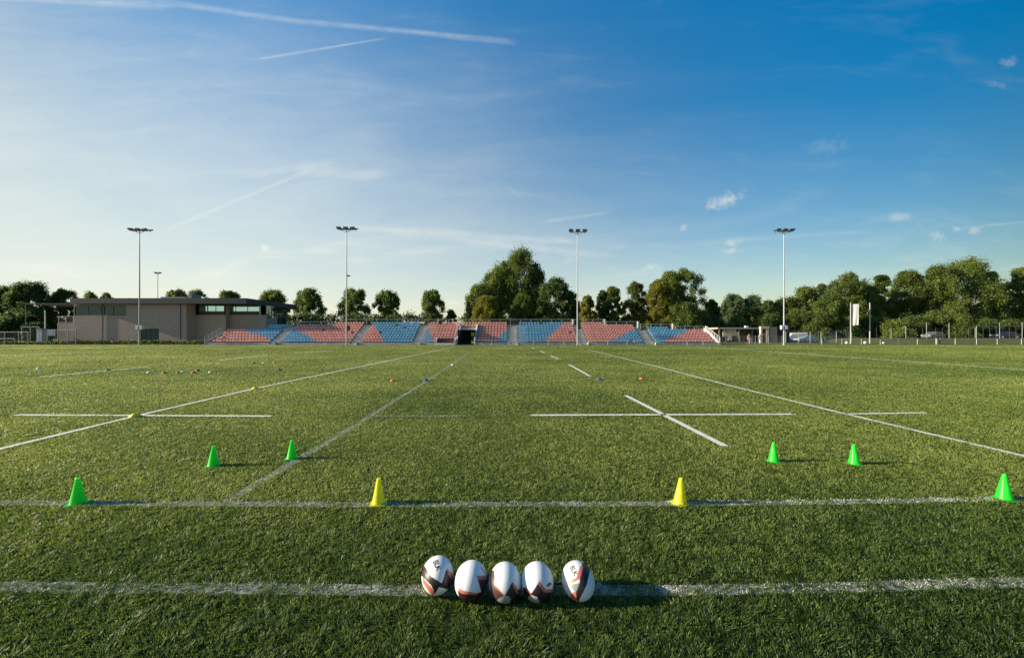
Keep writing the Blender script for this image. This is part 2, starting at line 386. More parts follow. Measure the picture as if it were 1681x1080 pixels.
        o = np_mesh('painted_line', vs, 4, [M_paint if share > .7 else M_paint_worn, M_wblade], tint=tn, mi=mi)
        tag(o, lab, kind='structure')
M_paint_worn = mat('worn_line_paint', (.30, .31, .27), .85, col2=(.07, .085, .03), vscale=18)
build_turf()

# ------------------------------------------------------------------ rugby balls
def pip(px, py, poly):
    c = False; j = len(poly) - 1
    for i in range(len(poly)):
        xi, yi = poly[i]; xj, yj = poly[j]
        if (yi > py) != (yj > py) and px < (xj - xi) * (py - yi) / (yj - yi) + xi: c = not c
        j = i
    return c
def cp(ox, oy, s, pts): return [(ox + a / s, oy + b / s) for a, b in pts]
DARK, CORAL, GREY, WHITE = (.026, .014, .018), (.56, .155, .11), (.22, .27, .25), (.74, .74, .74)
def M_ballskin():
    ma = bpy.data.materials.new('ball_rubber'); ma.use_nodes = True; nt = ma.node_tree; N = nt.nodes; L = nt.links
    b = N['Principled BSDF']; b.inputs['Roughness'].default_value = .42; b.inputs['Specular IOR Level'].default_value = .45
    at = N.new('ShaderNodeAttribute'); at.attribute_name = 'pattern'; L.new(at.outputs['Color'], b.inputs['Base Color'])
    tc = N.new('ShaderNodeTexCoord'); vo = N.new('ShaderNodeTexVoronoi'); vo.inputs['Scale'].default_value = 420; L.new(tc.outputs['Object'], vo.inputs['Vector'])
    bp = N.new('ShaderNodeBump'); bp.inputs['Strength'].default_value = .35; bp.inputs['Distance'].default_value = .0008
    L.new(vo.outputs['Distance'], bp.inputs['Height']); L.new(bp.outputs[0], b.inputs['Normal'])
    return ma
M_ball = M_ballskin(); M_ink = mat('black_ink', (.02, .02, .025), .5)
def ball(px, dist, yaw, pitch, roll, polys, label, text=None, rad=.107, half=.138):
    NU, NV = 120, 160
    X0 = X_(px, dist)
    def rprof(t):                        # t in [0,pi]
        return rad * math.sin(t) ** .93
    rot = Matrix.Rotation(R(yaw), 4, 'Z') @ Matrix.Rotation(R(pitch), 4, 'X') @ Matrix.Rotation(R(roll), 4, 'Y')
    zoff = rad + .004 + abs(math.sin(R(pitch))) * (half - rad) * .7
    M = Matrix.Translation((X0, dist, zoff)) @ rot
    vs = []; fs = []
    for i in range(NU + 1):
        t = math.pi * i / NU; yy = -half * math.cos(t); r = rprof(min(max(t, 1e-3), math.pi - 1e-3))
        for j in range(NV):
            a = 2 * math.pi * j / NV
            k = r * (1 - .010 * math.exp(-((math.sin(2 * (a + R(45)) ) / .10) ** 2)) )   # shallow seams between the four panels
            vs.append((k * math.cos(a), yy, k * math.sin(a)))
    for i in range(NU):
        for j in range(NV): fs.append((i * NV + j, i * NV + (j + 1) % NV, (i + 1) * NV + (j + 1) % NV, (i + 1) * NV + j))
    me = bpy.data.meshes.new('rugby_ball'); me.from_pydata(vs, [], fs); me.materials.append(M_ball)
    me.polygons.foreach_set('use_smooth', [True] * len(me.polygons)); me.update()
    col = me.color_attributes.new('pattern', 'FLOAT_COLOR', 'POINT'); cols = []
    camp = Vector((0, 0, CAMH)); ctr = M @ Vector((0, 0, 0)); vdir = (camp - ctr).normalized()
    for p, nv in zip(vs, me.vertices):
        wp = M @ Vector(p); d = (wp - ctr).dot(vdir)
        if d < 0: wp = wp - 2 * d * vdir
        qx = CX + F * wp.x / wp.y; qy = HY - F * (wp.z - CAMH) / wp.y
        c = WHITE
        for cc, poly in polys:
            if pip(qx, qy, poly): c = cc
        cols += [*c, 1.0]
    col.data.foreach_set('color', cols)
    o = bpy.data.objects.new('rugby_ball', me); COL.objects.link(o); o.matrix_world = M
    tag(o, label, 'rugby ball', 'rugby balls lined up on the near touchline')
    if text:
        tcx, tcy, ang, size = text
        cu = bpy.data.curves.new('lettering', 'FONT'); cu.body = 'BLK'; cu.size = size * .86; cu.align_x = 'CENTER'; cu.align_y = 'CENTER'; cu.offset = .0006
        to = bpy.data.objects.new('tmp', cu); COL.objects.link(to); bpy.context.view_layer.update()
        tm = bpy.data.meshes.new_from_object(to); bpy.data.objects.remove(to)
        import bmesh
        bm = bmesh.new(); bm.from_mesh(tm); bmesh.ops.triangulate(bm, faces=bm.faces[:]); bmesh.ops.subdivide_edges(bm, edges=bm.edges[:], cuts=2)
        # lay the letters on the panel: chart = (angle round the axis, length along it)
        Mi = M.inverted()
        # find the surface point seen at (tcx,tcy)
        best = min(((math.hypot(CX + F * (M @ Vector(p)).x / (M @ Vector(p)).y - tcx, HY - F * ((M @ Vector(p)).z - CAMH) / (M @ Vector(p)).y - tcy), p) for p in vs if ((M @ Vector(p)) - ctr).dot(vdir) > 0), key=lambda q: q[0])[1]
        a0 = math.atan2(best[2], best[0]); t0 = math.acos(max(-1, min(1, -best[1] / half)))
        ca, sa = math.cos(R(ang)), math.sin(R(ang))
        for vv in bm.verts:
            lx = vv.co.x * ca - vv.co.y * sa; ly = vv.co.x * sa + vv.co.y * ca
            r0 = rprof(t0); a = a0 - lx / r0; t = t0 + ly / (half * .95); r = rprof(t) + .0009
            vv.co = (r * math.cos(a), -half * math.cos(t) * 1.006, r * math.sin(a))
        bm.to_mesh(tm); bm.free(); tm.materials.clear(); tm.materials.append(M_ink)
        lo = bpy.data.objects.new('lettering', tm); COL.objects.link(lo); lo.parent = o
    return o
c1 = lambda p: cp(680, 900, 10.8, p)
c6 = lambda p: cp(770, 908, 10.8, p)
c2 = lambda p: cp(830, 900, 10.5, p)
SHADED_PETAL = (.30, .31, .30)  # white bottom panel with its shade painted into the colour
BROWN = (.075, .040, .040)
ball(718.5, 2.655, 10, 0, -8, [
    (DARK, c1([(120, 330), (175, 290), (300, 500), (490, 612), (570, 375), (700, 540), (720, 800), (600, 720), (440, 680), (370, 800), (300, 650), (170, 520), (100, 450)])),
    (CORAL, c1([(570, 345), (640, 400), (720, 560), (690, 600), (600, 440)])), (CORAL, c1([(150, 500), (190, 560), (290, 670), (375, 790), (320, 830), (230, 720), (150, 600)]))],
    'rugby ball at left end of the row with black lettering on its white panel', (716.5, 927, -72, .058))
ball(773, 2.60, -4, 0, 10, [
    (DARK, c1([(1110, 500), (1350, 530), (1350, 900), (1100, 1000), (950, 1000), (800, 900), (770, 740), (880, 780), (1100, 800), (1190, 770)])),
    (CORAL, c1([(1095, 480), (1340, 478), (1340, 550), (1130, 545)])), (CORAL, c1([(780, 690), (880, 748), (1100, 785), (1190, 765), (1110, 820), (860, 805), (790, 765)])),
    (GREY, c1([(1170, 335), (1195, 320), (1262, 430), (1235, 438)]))],
    'second rugby ball from the left with wide white panel and dark underside')
ball(829, 2.58, 0, 0, 0, [
    (BROWN, c6([(370, 300), (450, 300), (462, 560), (620, 740), (590, 770), (480, 870), (380, 720)])),
    (DARK, c6([(760, 515), (650, 722), (618, 745), (740, 762), (900, 850), (910, 640), (840, 640)])),
    (DARK, c6([(700, 755), (760, 740), (930, 700), (930, 900), (740, 900), (700, 840)])), (SHADED_PETAL, c6([(450, 860), (560, 775), (632, 748), (700, 765), (740, 800), (720, 930), (450, 930)])),  # black wedge widened over the shaded lower right; grey petal is painted shade
    (CORAL, c6([(752, 478), (850, 600), (880, 680), (850, 720), (775, 555)])), (CORAL, c6([(480, 565), (615, 725), (600, 742), (470, 600)]))],
    'middle rugby ball with white petal between brown and black wedges')
ball(882, 2.585, -3, 0, -4, [
    (DARK, c6([(960, 600), (1010, 600), (1110, 702), (1250, 490), (1290, 600), (1340, 660), (1500, 680), (1500, 800), (1300, 810), (1120, 742), (1090, 738), (1030, 800), (960, 720)])),
    (DARK, c6([(1200, 740), (1340, 660), (1500, 680), (1500, 930), (1260, 930), (1230, 850)])), (SHADED_PETAL, c6([(1000, 860), (1050, 790), (1092, 742), (1160, 770), (1250, 830), (1240, 930), (1000, 930)])),  # black extended to paint in lower-right shade; shade painted on bottom petal too
    (CORAL, c6([(1248, 465), (1310, 575), (1370, 638), (1500, 625), (1500, 690), (1330, 690), (1270, 610), (1235, 545)])),
    (CORAL, c6([(995, 595), (1110, 700), (1090, 730), (1020, 665)])), (DARK, c6([(1370, 560), (1430, 505), (1470, 540), (1400, 592)]))],
    'fourth rugby ball from the left with coral edged black wedge on its right')
ball(949, 2.595, 3, 0, 6, [
    (DARK, c2([(1325, 240), (1400, 240), (1460, 360), (1400, 620), (1290, 850), (1240, 950), (1200, 740), (1275, 600), (1290, 400)])),
    (GREY, c2([(1110, 615), (1275, 588), (1215, 760), (1150, 690)])),
    (CORAL, c2([(1285, 300), (1345, 310), (1275, 530), (1140, 605), (1040, 590), (1090, 555), (1220, 500)])), (CORAL, c2([(1110, 800), (1210, 715), (1225, 920), (1140, 900)]))],
    'rugby ball standing apart at the right end of the row', (941.5, 936, -84, .055))

# ------------------------------------------------------------------ training cones and disc markers
def plastic(name, col, col2):
    ma = bpy.data.materials.new(name); ma.use_nodes = True; nt = ma.node_tree; N = nt.nodes; L = nt.links
    b = N['Principled BSDF']; b.inputs['Roughness'].default_value = .38; b.inputs['Base Color'].default_value = (*col, 1)
    t = N.new('ShaderNodeBsdfTranslucent'); t.inputs['Color'].default_value = (*col2, 1)
    tc = N.new('ShaderNodeTexCoord'); n = N.new('ShaderNodeTexNoise'); n.inputs['Scale'].default_value = 14; n.inputs['Detail'].default_value = 6; L.new(tc.outputs['Object'], n.inputs['Vector'])
    r = N.new('ShaderNodeValToRGB'); r.color_ramp.elements[0].position = .3; r.color_ramp.elements[0].color = (*[c * .8 for c in col], 1); r.color_ramp.elements[1].position = .62; r.color_ramp.elements[1].color = (*col, 1)
    L.new(n.outputs['Fac'], r.inputs[0])
    n3 = N.new('ShaderNodeTexNoise'); n3.inputs['Scale'].default_value = 38; n3.inputs['Detail'].default_value = 8; n3.inputs['Roughness'].default_value = .7; L.new(tc.outputs['Object'], n3.inputs['Vector'])
    r3 = N.new('ShaderNodeValToRGB'); r3.color_ramp.elements[0].position = .56; r3.color_ramp.elements[0].color = (0, 0, 0, 1); r3.color_ramp.elements[1].position = .70; r3.color_ramp.elements[1].color = (.28, .28, .28, 1)
    L.new(n3.outputs['Fac'], r3.inputs[0]); m3 = N.new('ShaderNodeMixRGB'); L.new(r3.outputs[0], m3.inputs[0]); L.new(r.outputs[0], m3.inputs[1]); m3.inputs[2].default_value = (.16, .15, .07, 1)
    L.new(m3.outputs[0], b.inputs['Base Color'])
    mx = N.new('ShaderNodeMixShader'); mx.inputs[0].default_value = .45
    L.new(b.outputs[0], mx.inputs[1]); L.new(t.outputs[0], mx.inputs[2]); L.new(mx.outputs[0], N['Material Output'].inputs['Surface'])
    return ma
M_green = plastic('fluorescent_green_plastic', (.03, .86, .05), (.06, .98, .06)); M_yellow = plastic('fluorescent_yellow_plastic', (.90, .88, .04), (.98, .97, .06))
def cone_proto(m):
    b = MB(); b.lathe([(.0745, .006), (.0705, .012), (.020, .268), (.0185, .277), (.0155, .280), (.0150, .276), (.0165, .266), (.068, .009)], 40)
    body = b
    root = empty('training_cone')
    body.build('cone_shell', m, root, smooth=True)
    f = MB(); s = .090; n = 28; vs = []
    # square flange with rounded corners and a round hole where the shell meets it
    def sq(t, k):
        c, s_ = math.cos(t), math.sin(t); q = (abs(c) ** 5 + abs(s_) ** 5) ** (-1 / 5); return (k * q * c, k * q * s_)
    rings = [[sq(2 * math.pi * i / n, s) + (.001,) for i in range(n)], [sq(2 * math.pi * i / n, s) + (.0065,) for i in range(n)],
             [(.073 * math.cos(2 * math.pi * i / n), .073 * math.sin(2 * math.pi * i / n), .0075) for i in range(n)]]
    vs = [p for r_ in rings for p in r_]
    f.add(vs, [(k * n + i, k * n + (i + 1) % n, (k + 1) * n + (i + 1) % n, (k + 1) * n + i) for k in range(2) for i in range(n)])
    f.build('base_plate', m, root, smooth=True)
    return root
CONES = [(621.5, 828, 'y', 12, 0, 'yellow training cone left of centre on the worn white line'),
 (1116.5, 827.5, 'y', 28, 1, 'yellow training cone right of centre on the worn white line'),
 (128, 828, 'g', 20, -1, 'green training cone at far left, nearest of the left three'),
 (350.5, 765.5, 'g', 15, 0, 'green training cone standing on plain turf left of the grey worn line'),
 (479, 754, 'g', 10, 1, 'green training cone standing on the grey worn line'),
 (1270, 758.5, 'g', 30, 0, 'green training cone just right of the nearest bright dash'),
 (1402.5, 762.5, 'g', 36, -1, 'green training cone between the near right corner line and another green cone'),
 (1648.5, 820.5, 'g', 25, 0, 'green training cone at the right edge of the photo')]
protos = {}
for px, py, k, rz, tilt, lab in CONES:
    if k not in protos: o = protos[k] = cone_proto(M_green if k == 'g' else M_yellow)
    else: o = copy_tree(protos[k])
    x, y = G_(px, py); o.location = (x, y, .014); o.rotation_euler = (R(tilt * 1.2), R(tilt * 1.0), R(rz)); o.scale = (.92, .92, .92)
    tag(o, lab, 'training cone', 'training cones set out across the near pitch')
def disc_proto(m):
    b = MB(); b.lathe([(.100, 0), (.098, .006), (.045, .055), (.032, .058), (.027, .055), (.040, .048), (.092, .002)], 20)
    return b.build('disc_marker', m, smooth=True)
DM = {'orange': mat('orange_disc', (.85, .16, .03), .5), 'blue': mat('blue_disc', (.03, .07, .35), .5), 'white': mat('white_disc', (.75, .76, .72), .5),
      'yellow': mat('yellow_disc', (.85, .62, .03), .5), 'red': mat('red_disc', (.62, .05, .03), .5), 'dark': mat('dark_disc', (.02, .05, .05), .5)}
DISCS = [(645, 626.5, 'orange', 'orange disc marker alone between the two long left lines'), (699, 625.5, 'blue', 'blue disc marker sitting on the grey worn line'),
 (743, 600.5, 'white', 'white disc marker on the far part of the grey worn line'), (419, 639.5, 'yellow', 'yellow disc marker halfway along the long white line'),
 (222, 685, 'yellow', 'yellow disc marker where the long line crosses the dash'), (984, 624, 'blue', 'blue disc marker just past the second bright dash'),
 (1053, 623.5, 'orange', 'orange disc marker alone right of the bright dashes'), (64, 606, 'white', 'white disc marker nearest the left edge of the pitch'),
 (177, 608.5, 'dark', 'dark disc marker sitting on the pale far left line'), (245, 612.5, 'white', 'white disc marker at left end of the row of markers'),
 (270, 613, 'red', 'red disc marker second from left in the row of markers'), (293, 613, 'red', 'red disc marker third in the row, touching a white one'),
 (300, 612, 'white', 'white disc marker in mid row beside a red one'), (318, 613, 'red', 'red disc marker beside the dark one in the row'),
 (325, 609.5, 'dark', 'dark disc marker just behind the row of markers'), (346, 612.5, 'white', 'white disc marker at right end of the row of markers'),
 (417, 597, 'dark', 'dark disc marker left of a far white one'), (433, 597, 'white', 'white disc marker between two dark ones far out'),
 (451, 596.5, 'orange', 'small orange disc marker far out right of a white one'), (459, 608.5, 'dark', 'dark green disc marker nearer than the three far ones')]
dp = {}
for px, py, k, lab in DISCS:
    x, y = G_(px, py)
    if k not in dp: o = dp[k] = disc_proto(DM[k])
    else: o = dp[k].copy(); COL.objects.link(o)
    o.location = (x, y, .03); tag(o, lab, 'disc marker', 'flat disc markers scattered over the pitch')

# ------------------------------------------------------------------ grandstand
M_conc = mat('stand_concrete', (.52, .50, .46), .9, var=.35, vscale=1.2, bump=.3, bscale=30)
M_pale = mat('pale_concrete', (.62, .60, .55), .85, var=.25, vscale=1.5)
M_coral = mat('coral_seat_plastic', (.78, .36, .30), .45, var=.25, vscale=1.2); M_blue = mat('blue_seat_plastic', (.16, .42, .62), .45, var=.25, vscale=1.2)
M_galv = mat('galvanised_steel', (.55, .56, .56), .5, .3, var=.2); M_grey = mat('grey_paint_steel', (.24, .25, .25), .5, .2, var=.15)
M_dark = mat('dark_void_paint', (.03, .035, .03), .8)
M_infill = mat('rail_infill_mesh', (.16, .18, .17), .6, .1, alpha=.55)
Y0, DR, RI, ZB = 62.0, .80, .42, .15
XL, XR = X_(338, 62), X_(1180, 62)
def nrows(x):
    if x < X_(430, 65.8): return 5
    if x < X_(545, 67.4): return 7
    if x > X_(1105, 66.8): return 5
    if x > X_(1048, 67.6): return 6
    if x > X_(993, 68): return 7
    return 8
TX0, TX1 = X_(751, 62), X_(778, 62)
stand = empty('grandstand', (0, 62, 0)); tag(stand, 'long grandstand with coral and blue seats across the far side of the pitch', 'grandstand')
def SB(mb, name, m, **k):
    o = mb.build(name, m, stand, **k); o.matrix_parent_inverse = Matrix.Translation((0, -62, 0)); return o
xs = sorted([XL, X_(430, 65.8), X_(545, 67.4), TX0, TX1, X_(993, 68), X_(1048, 67.6), X_(1105, 66.8), XR])
t = MB()
for a, b in zip(xs[:-1], xs[1:]):
    mid = .5 * (a + b); n = nrows(mid); r0 = 0
    if TX0 <= mid <= TX1: r0 = 6
    pts = []
    zb = 0 if r0 == 0 else 2.45
    pts.append((Y0 + DR * r0, zb))
    for r in range(r0, n):
        z = ZB + RI * r + (.0); pts.append((Y0 + DR * r, z)); pts.append((Y0 + DR * (r + 1), z))
    pts.append((Y0 + DR * n, ZB + RI * (n - 1) + .12)); pts.append((Y0 + DR * n + 1.4, ZB + RI * (n - 1) + .12)); pts.append((Y0 + DR * n + 1.4, zb))
    t.profx(pts[::-1], a, b)
SB(t, 'terrace', M_conc)
# low front wall, broken at the stairs
STAIRS = [X_(p, 62) for p in (448, 581, 684, 843, 958, 1068)]; SW = .62
fw = MB(); edges_ = [XL]
for s in STAIRS[:3] : edges_ += [s - SW, s + SW]
edges_ += [TX0, TX1]
for s in STAIRS[3:]: edges_ += [s - SW, s + SW]
edges_.append(XR)
for i in range(0, len(edges_), 2):
    fw = MB(); fw.box(edges_[i], edges_[i + 1], 61.88, 61.997, 0, .34); SB(fw, 'front_wall', M_conc)
for i in range(0, len(edges_), 2):
    a, b = edges_[i], edges_[i + 1]
    if b < X_(776, 62): continue
    fr = MB(); fr.tube((a + .1, 61.8, .78), (b - .1, 61.8, .78), .028, n=6); nn = max(2, int((b - a) / 2.4))
    for k in range(nn + 1): xx = a + .1 + (b - a - .2) * k / nn; fr.tube((xx, 61.8, 0), (xx, 61.8, .78), .022, n=6)
    SB(fr, 'front_rail', M_galv)
for s in STAIRS:
    st = MB(); n = nrows(s)
    for r in range(n):
        z = ZB + RI * r
        st.box(s - SW + .03, s + SW - .03, Y0 + DR * r - .40, Y0 + DR * r - .003, 0 if r == 0 else z - RI + .002, z - RI / 2 + .0 if r else z * .5)
        st.box(s - SW + .03, s + SW - .03, Y0 + DR * r + .003, Y0 + DR * r + .06, z + .003, z + .02)
    st.box(s + SW - .02, s + SW + .05, Y0 - .6, Y0 - .1, 0, .38)
    SB(st, 'stairway', M_pale)
# seats
sm = MB()
def seat_shape(b):
    b.profx([(0.0, .40), (.36, .36), (.40, .40), (.40, .44), (.34, .405), (.04, .445), (0.0, .44)], -.205, .205)
    b.profx([(.36, .42), (.40, .42), (.46, .70), (.445, .715), (.42, .70)], -.195, .195)
    b.box(-.04, .04, .12, .30, .0, .37)
seat_shape(sm)
seat_mesh = {}
for nm, m_ in (('coral', M_coral), ('blue', M_blue)):
    me = bpy.data.meshes.new(nm + '_seat'); me.from_pydata(sm.v, [], sm.f); me.materials.append(m_); me.update(); seat_mesh[nm] = me
def lerp_edge(qx, qy, p, q):      # >0 when the point is right of the edge p->q (p upper, q lower)
    tt = (qy - p[1]) / (q[1] - p[1]); return qx - (p[0] + (q[0] - p[0]) * tt)
def seat_colour(x, yc, z):
    qx = CX + F * x / yc; qy = HY - F * (z - CAMH) / yc
    s = [X_(p, 62) for p in (448, 581, 684, 770, 843, 958, 1068)]; k = sum(1 for a in s if x > a)
    if k == 0: return 'blue' if lerp_edge(qx, qy, (388, 538), (446, 556)) > 0 else 'coral'
    if k == 1: return 'coral' if lerp_edge(qx, qy, (474, 535), (520, 559)) > 0 else 'blue'
    if k == 2: return 'blue' if lerp_edge(qx, qy, (612, 530), (631, 562)) > 0 else 'coral'
    if k == 3: return 'coral' if lerp_edge(qx, qy, (700, 531), (712, 562)) > 0 else 'blue'
    if k == 4: return 'blue' if lerp_edge(qx, qy, (834, 538), (813, 562)) > 0 else 'coral'
    if k == 5: return 'coral' if lerp_edge(qx, qy, (927, 530), (890, 562)) > 0 else 'blue'
    if k == 6: return 'blue' if lerp_edge(qx, qy, (1051, 536), (997, 562)) > 0 else 'coral'
    return 'coral' if lerp_edge(qx, qy, (1140, 539), (1086, 560)) > 0 else 'blue'
allseats = []
for r in range(8):
    x = XL + .75
    while x < XR - .5:
        if all(abs(x - s) > SW + .25 for s in STAIRS) and r < nrows(x) and r < nrows(x - .3) and r < nrows(x + .3) and not (r < 6 and TX0 - .75 < x < TX1 + .5):
            y = Y0 + DR * r + .30; z = ZB + RI * r
            if rnd.random() < .012: x += .52; continue
            allseats.append((x, y, z, seat_colour(x, y + .35, z + .55), r))
        x += .52
order = sorted(range(len(allseats)), key=lambda i: (allseats[i][4], abs(allseats[i][0])))
single = set(order[:100]); big = MB()
for i, (x, y, z, c, r) in enumerate(allseats):
    if i in single:
        o = bpy.data.objects.new('seat', seat_mesh[c]); COL.objects.link(o); o.parent = stand; o.location = (x, y - 62, z)
        o['label'] = c + ' plastic seat in the front row'
    else:
        big.cur = 0 if c == 'coral' else 1
        big.add([(a + x, b + y, cc + z) for a, b, cc in sm.v], sm.f)
o = SB(big, 'seats', [M_coral, M_blue]); tag(o, 'rows of coral and blue plastic seats', kind='stuff')
# rear rails in steps
def rail(a, b, y, z, h=1.05, step=1.8, infill=True):
    q = MB(); n = max(1, round((b - a) / step))
    for k in range(n + 1):
        xx = a + (b - a) * k / n; q.box(xx - .035, xx + .035, y - .03, y + .03, z, z + h)
    q.box(a, b, y - .028, y + .028, z + h + .002, z + h + .06); q.box(a, b, y - .02, y + .02, z + .10, z + .14)
    q.cur = 1
    if infill:
        kk = int((b - a) / .16)
        for k in range(kk): xx = a + (b - a) * (k + .5) / kk; q.box(xx - .009, xx + .009, y - .008, y + .008, z + .14, z + h)
    return q
segs = [(X_(474, 68.3), X_(545, 67.4) - .1, 7), (X_(545, 67.4) + .1, X_(993, 68) - .2, 8), (X_(993, 68) + .2, X_(1048, 67.6) - .2, 7), (X_(1048, 67.6) + .2, X_(1105, 66.8) - .2, 6), (X_(1105, 66.8) + .2, XR - .3, 5)]
for a, b, n in segs:
    SB(rail(a, b, Y0 + DR * n + .25, ZB + RI * (n - 1) + .125), 'rear_rail', [M_galv, M_grey])
for px, n in ((941, 8), (993, 8), (1048, 7), (1105, 6), (1160, 5)):
    y = Y0 + DR * n + .1; x = X_(px, y); q = MB(); q.box(x - .14, x + .14, y - .1, y + .25, ZB + RI * (n - 1) - .2, ZB + RI * (n - 1) + 1.25); SB(q, 'pier', M_pale)
# sloping end rails and walls
def endrail(x, n, nm):
    q = MB(); ya, yb = Y0 - .1, Y0 + DR * n; za, zb = ZB + 1.05, ZB + RI * (n - 1) + 1.1
    q.tube((x, ya, za), (x, yb, zb), .05, n=6); q.tube((x, ya, 0), (x, ya, za), .05, n=6)
    q.tube((x, ya, za - .45), (x, yb, zb - .45), .03, n=6)
    for k in range(1, n + 1): yy = ya + (yb - ya) * k / n; q.tube((x, yy, ZB + RI * (k - 1)), (x, yy, za + (zb - za) * k / n), .03, n=6)
    SB(q, nm, M_galv)
endrail(XL - .12, 5, 'end_rail'); endrail(XR + .12, 5, 'end_rail')
q = MB(); q.profx([(Y0, 0), (Y0 + DR * 5 + 1.4, 0), (Y0 + DR * 5 + 1.4, 2.6), (Y0 + DR * 5, 2.5), (Y0, .5)][::-1], XR + .003, XR + .08); SB(q, 'end_wall', M_pale)
q = MB(); q.profx([(Y0, 0), (Y0 + DR * 5 + .5, 0), (Y0 + DR * 5 + .5, 2.3), (Y0, .5)][::-1], XL - .08, XL - .003); SB(q, 'end_wall', M_conc)
# tunnel
q = MB()
q.profx([(61.5, 0), (69.6, 0), (69.6, 3.3), (66.8, 3.3), (61.9, 1.0), (61.5, .9)][::-1], TX0 - .32, TX0 - .004)
q.profx([(61.8, 0), (69.6, 0), (69.6, 3.4), (66.9, 3.4), (61.9, .95)][::-1], TX1 + .004, TX1 + .22)
q.box(TX0, TX1, 66.55, 66.78, 2.42, 2.85)
SB(q, 'tunnel_frame', M_pale)
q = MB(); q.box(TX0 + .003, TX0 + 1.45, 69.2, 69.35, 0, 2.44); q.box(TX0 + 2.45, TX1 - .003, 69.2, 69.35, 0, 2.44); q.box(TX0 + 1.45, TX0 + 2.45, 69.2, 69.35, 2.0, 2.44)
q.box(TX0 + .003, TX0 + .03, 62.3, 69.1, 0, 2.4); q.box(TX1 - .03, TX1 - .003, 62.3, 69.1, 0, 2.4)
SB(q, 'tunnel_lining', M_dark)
q = MB(); 
for yy in (62.1,):
    q.tube((TX0 - .45, 61.7, .95), (TX0 - .45, 67, 3.5), .03, n=6)
SB(q, 'tunnel_handrail', M_galv)

# dugout bench before the stand
M_bench = mat('maroon_bench_vinyl', (.16, .035, .035), .5); M_white = mat('white_paint', (.78, .78, .75), .5, var=.12)
dx0, dx1 = X_(716, 60.8), X_(748, 60.8)
dug = empty('team_bench', (.5 * (dx0 + dx1), 60.8, 0)); tag(dug, 'low team bench with pale end walls and maroon seats left of the tunnel', 'team bench')
def PB(mb, name, m, parent, **k):
    o = mb.build(name, m, parent, **k); o.matrix_parent_inverse = Matrix.Translation(parent.location).inverted(); return o
for xx in (dx0, dx1 - .1):
    q = MB(); q.profx([(60.4, 0), (61.5, 0), (61.5, 1.15), (61.0, 1.15), (60.4, .75)][::-1], xx, xx + .1); PB(q, 'end_panel', M_white, dug)
q = MB(); q.box(dx0 + .1, dx1 - .1, 60.35, 60.43, .02, .34); PB(q, 'front_board', M_white, dug)
q = MB(); q.box(dx0 + .1, dx1 - .1, 61.42, 61.5, .1, 1.05); PB(q, 'back_panel', M_dark, dug)
for k in range(5):
    xx = dx0 + .15 + k * (dx1 - dx0 - .3) / 5; q = MB(); q.profx([(60.8, .45), (61.25, .42), (61.3, .88), (61.34, .88), (61.32, .38), (60.8, .40)][::-1], xx + .04, xx + .5); PB(q, 'seat', M_bench, dug)

# ------------------------------------------------------------------ floodlight masts
M_mast = mat('mast_grey_steel', (.36, .37, .37), .45, .25, var=.1); M_lamp = mat('lamp_housing', (.035, .045, .05), .5, .2); M_glass = mat('lamp_glass', (.35, .38, .40), .15)
def floodlight(loc, H, boxes, cam_arm=False, heads=3, halfw=1.35, label=''):
    r = empty('floodlight_mast', loc); tag(r, label, 'floodlight', 'floodlight masts around the pitch')
    q = MB(); q.lathe([(.22, 0), (.22, .06), (.115, .065), (.105, 4), (.062, H - .4), (.058, H)], 12); q.build('pole', M_mast, r, smooth=True)
    q = MB(); q.box(-halfw * .9, halfw * .9, -.05, .05, H - .36, H - .26); q.tube((-halfw * .65, 0, H - .3), (0, 0, H - .75), .03, n=6); q.tube((halfw * .65, 0, H - .3), (0, 0, H - .75), .03, n=6)
    q.build('crossarm', M_mast, r)
    for row, yy in (((0, -.3), (1, .45)) if heads == 3 else ((0, 0),)):
        for k in range(heads):
            x = (k - (heads - 1) / 2) * halfw * 2 / (heads - .5) if heads > 1 else 0
            x += row * .12
            h = empty('lamp_head', (x, yy, H - .12 + row * .04)); h.parent = r; h.rotation_euler = (R(-18 if yy <= 0 else 18), 0, R((k - 1) * -6))
            b = MB(); b.prism([(-.36, -.24), (.36, -.24), (.30, .28), (-.30, .28)], -.10, .10); b.box(-.05, .05, -.04, .04, -.28, -.101); b.build('housing', M_lamp, h, bevel=.02)
            b = MB(); b.box(-.31, .31, -.2, .2, -.118, -.103); b.build('lens', M_glass, h)
    if boxes:
        for sx in ((-1, 1) if boxes == 2 else (1,)):
            b = MB(); b.box(sx * .32 - .18, sx * .32 + .18, -.16, .16, 2.45, 3.05); b.box(min(sx * .13, sx * .15), max(sx * .13, sx * .15), -.03, .03, 2.7, 2.8); b.build('loudspeaker', M_white if boxes == 2 else M_lamp, r, bevel=.03)
    if cam_arm:
        b = MB(); b.box(.1, .5, -.12, .12, 10.75, 10.95); b.build('spotlight', M_lamp, r, bevel=.02)
    return r
for (pb, pt, top, bx, arm, lab) in ((229, 231, 376, 2, False, 'leftmost tall floodlight mast before the clubhouse'), (569, 569, 374, 1, True, 'tall floodlight mast with small spotlight halfway up the pole'),
        (948, 948.5, 378, 1, False, 'tall floodlight mast before the stand right of the big poplars'), (1287, 1287, 377, 2, False, 'rightmost tall floodlight mast with white loudspeakers before the woods')):
    Y = 61.2; floodlight((X_(pb, Y), Y, 0), Z_(top, Y), bx, arm, label=lab)
Yb = 105; floodlight((X_(259, Yb), Yb, 0), Z_(447, Yb), 0, heads=2, halfw=.8, label='smaller distant floodlight mast rising behind the clubhouse roof')

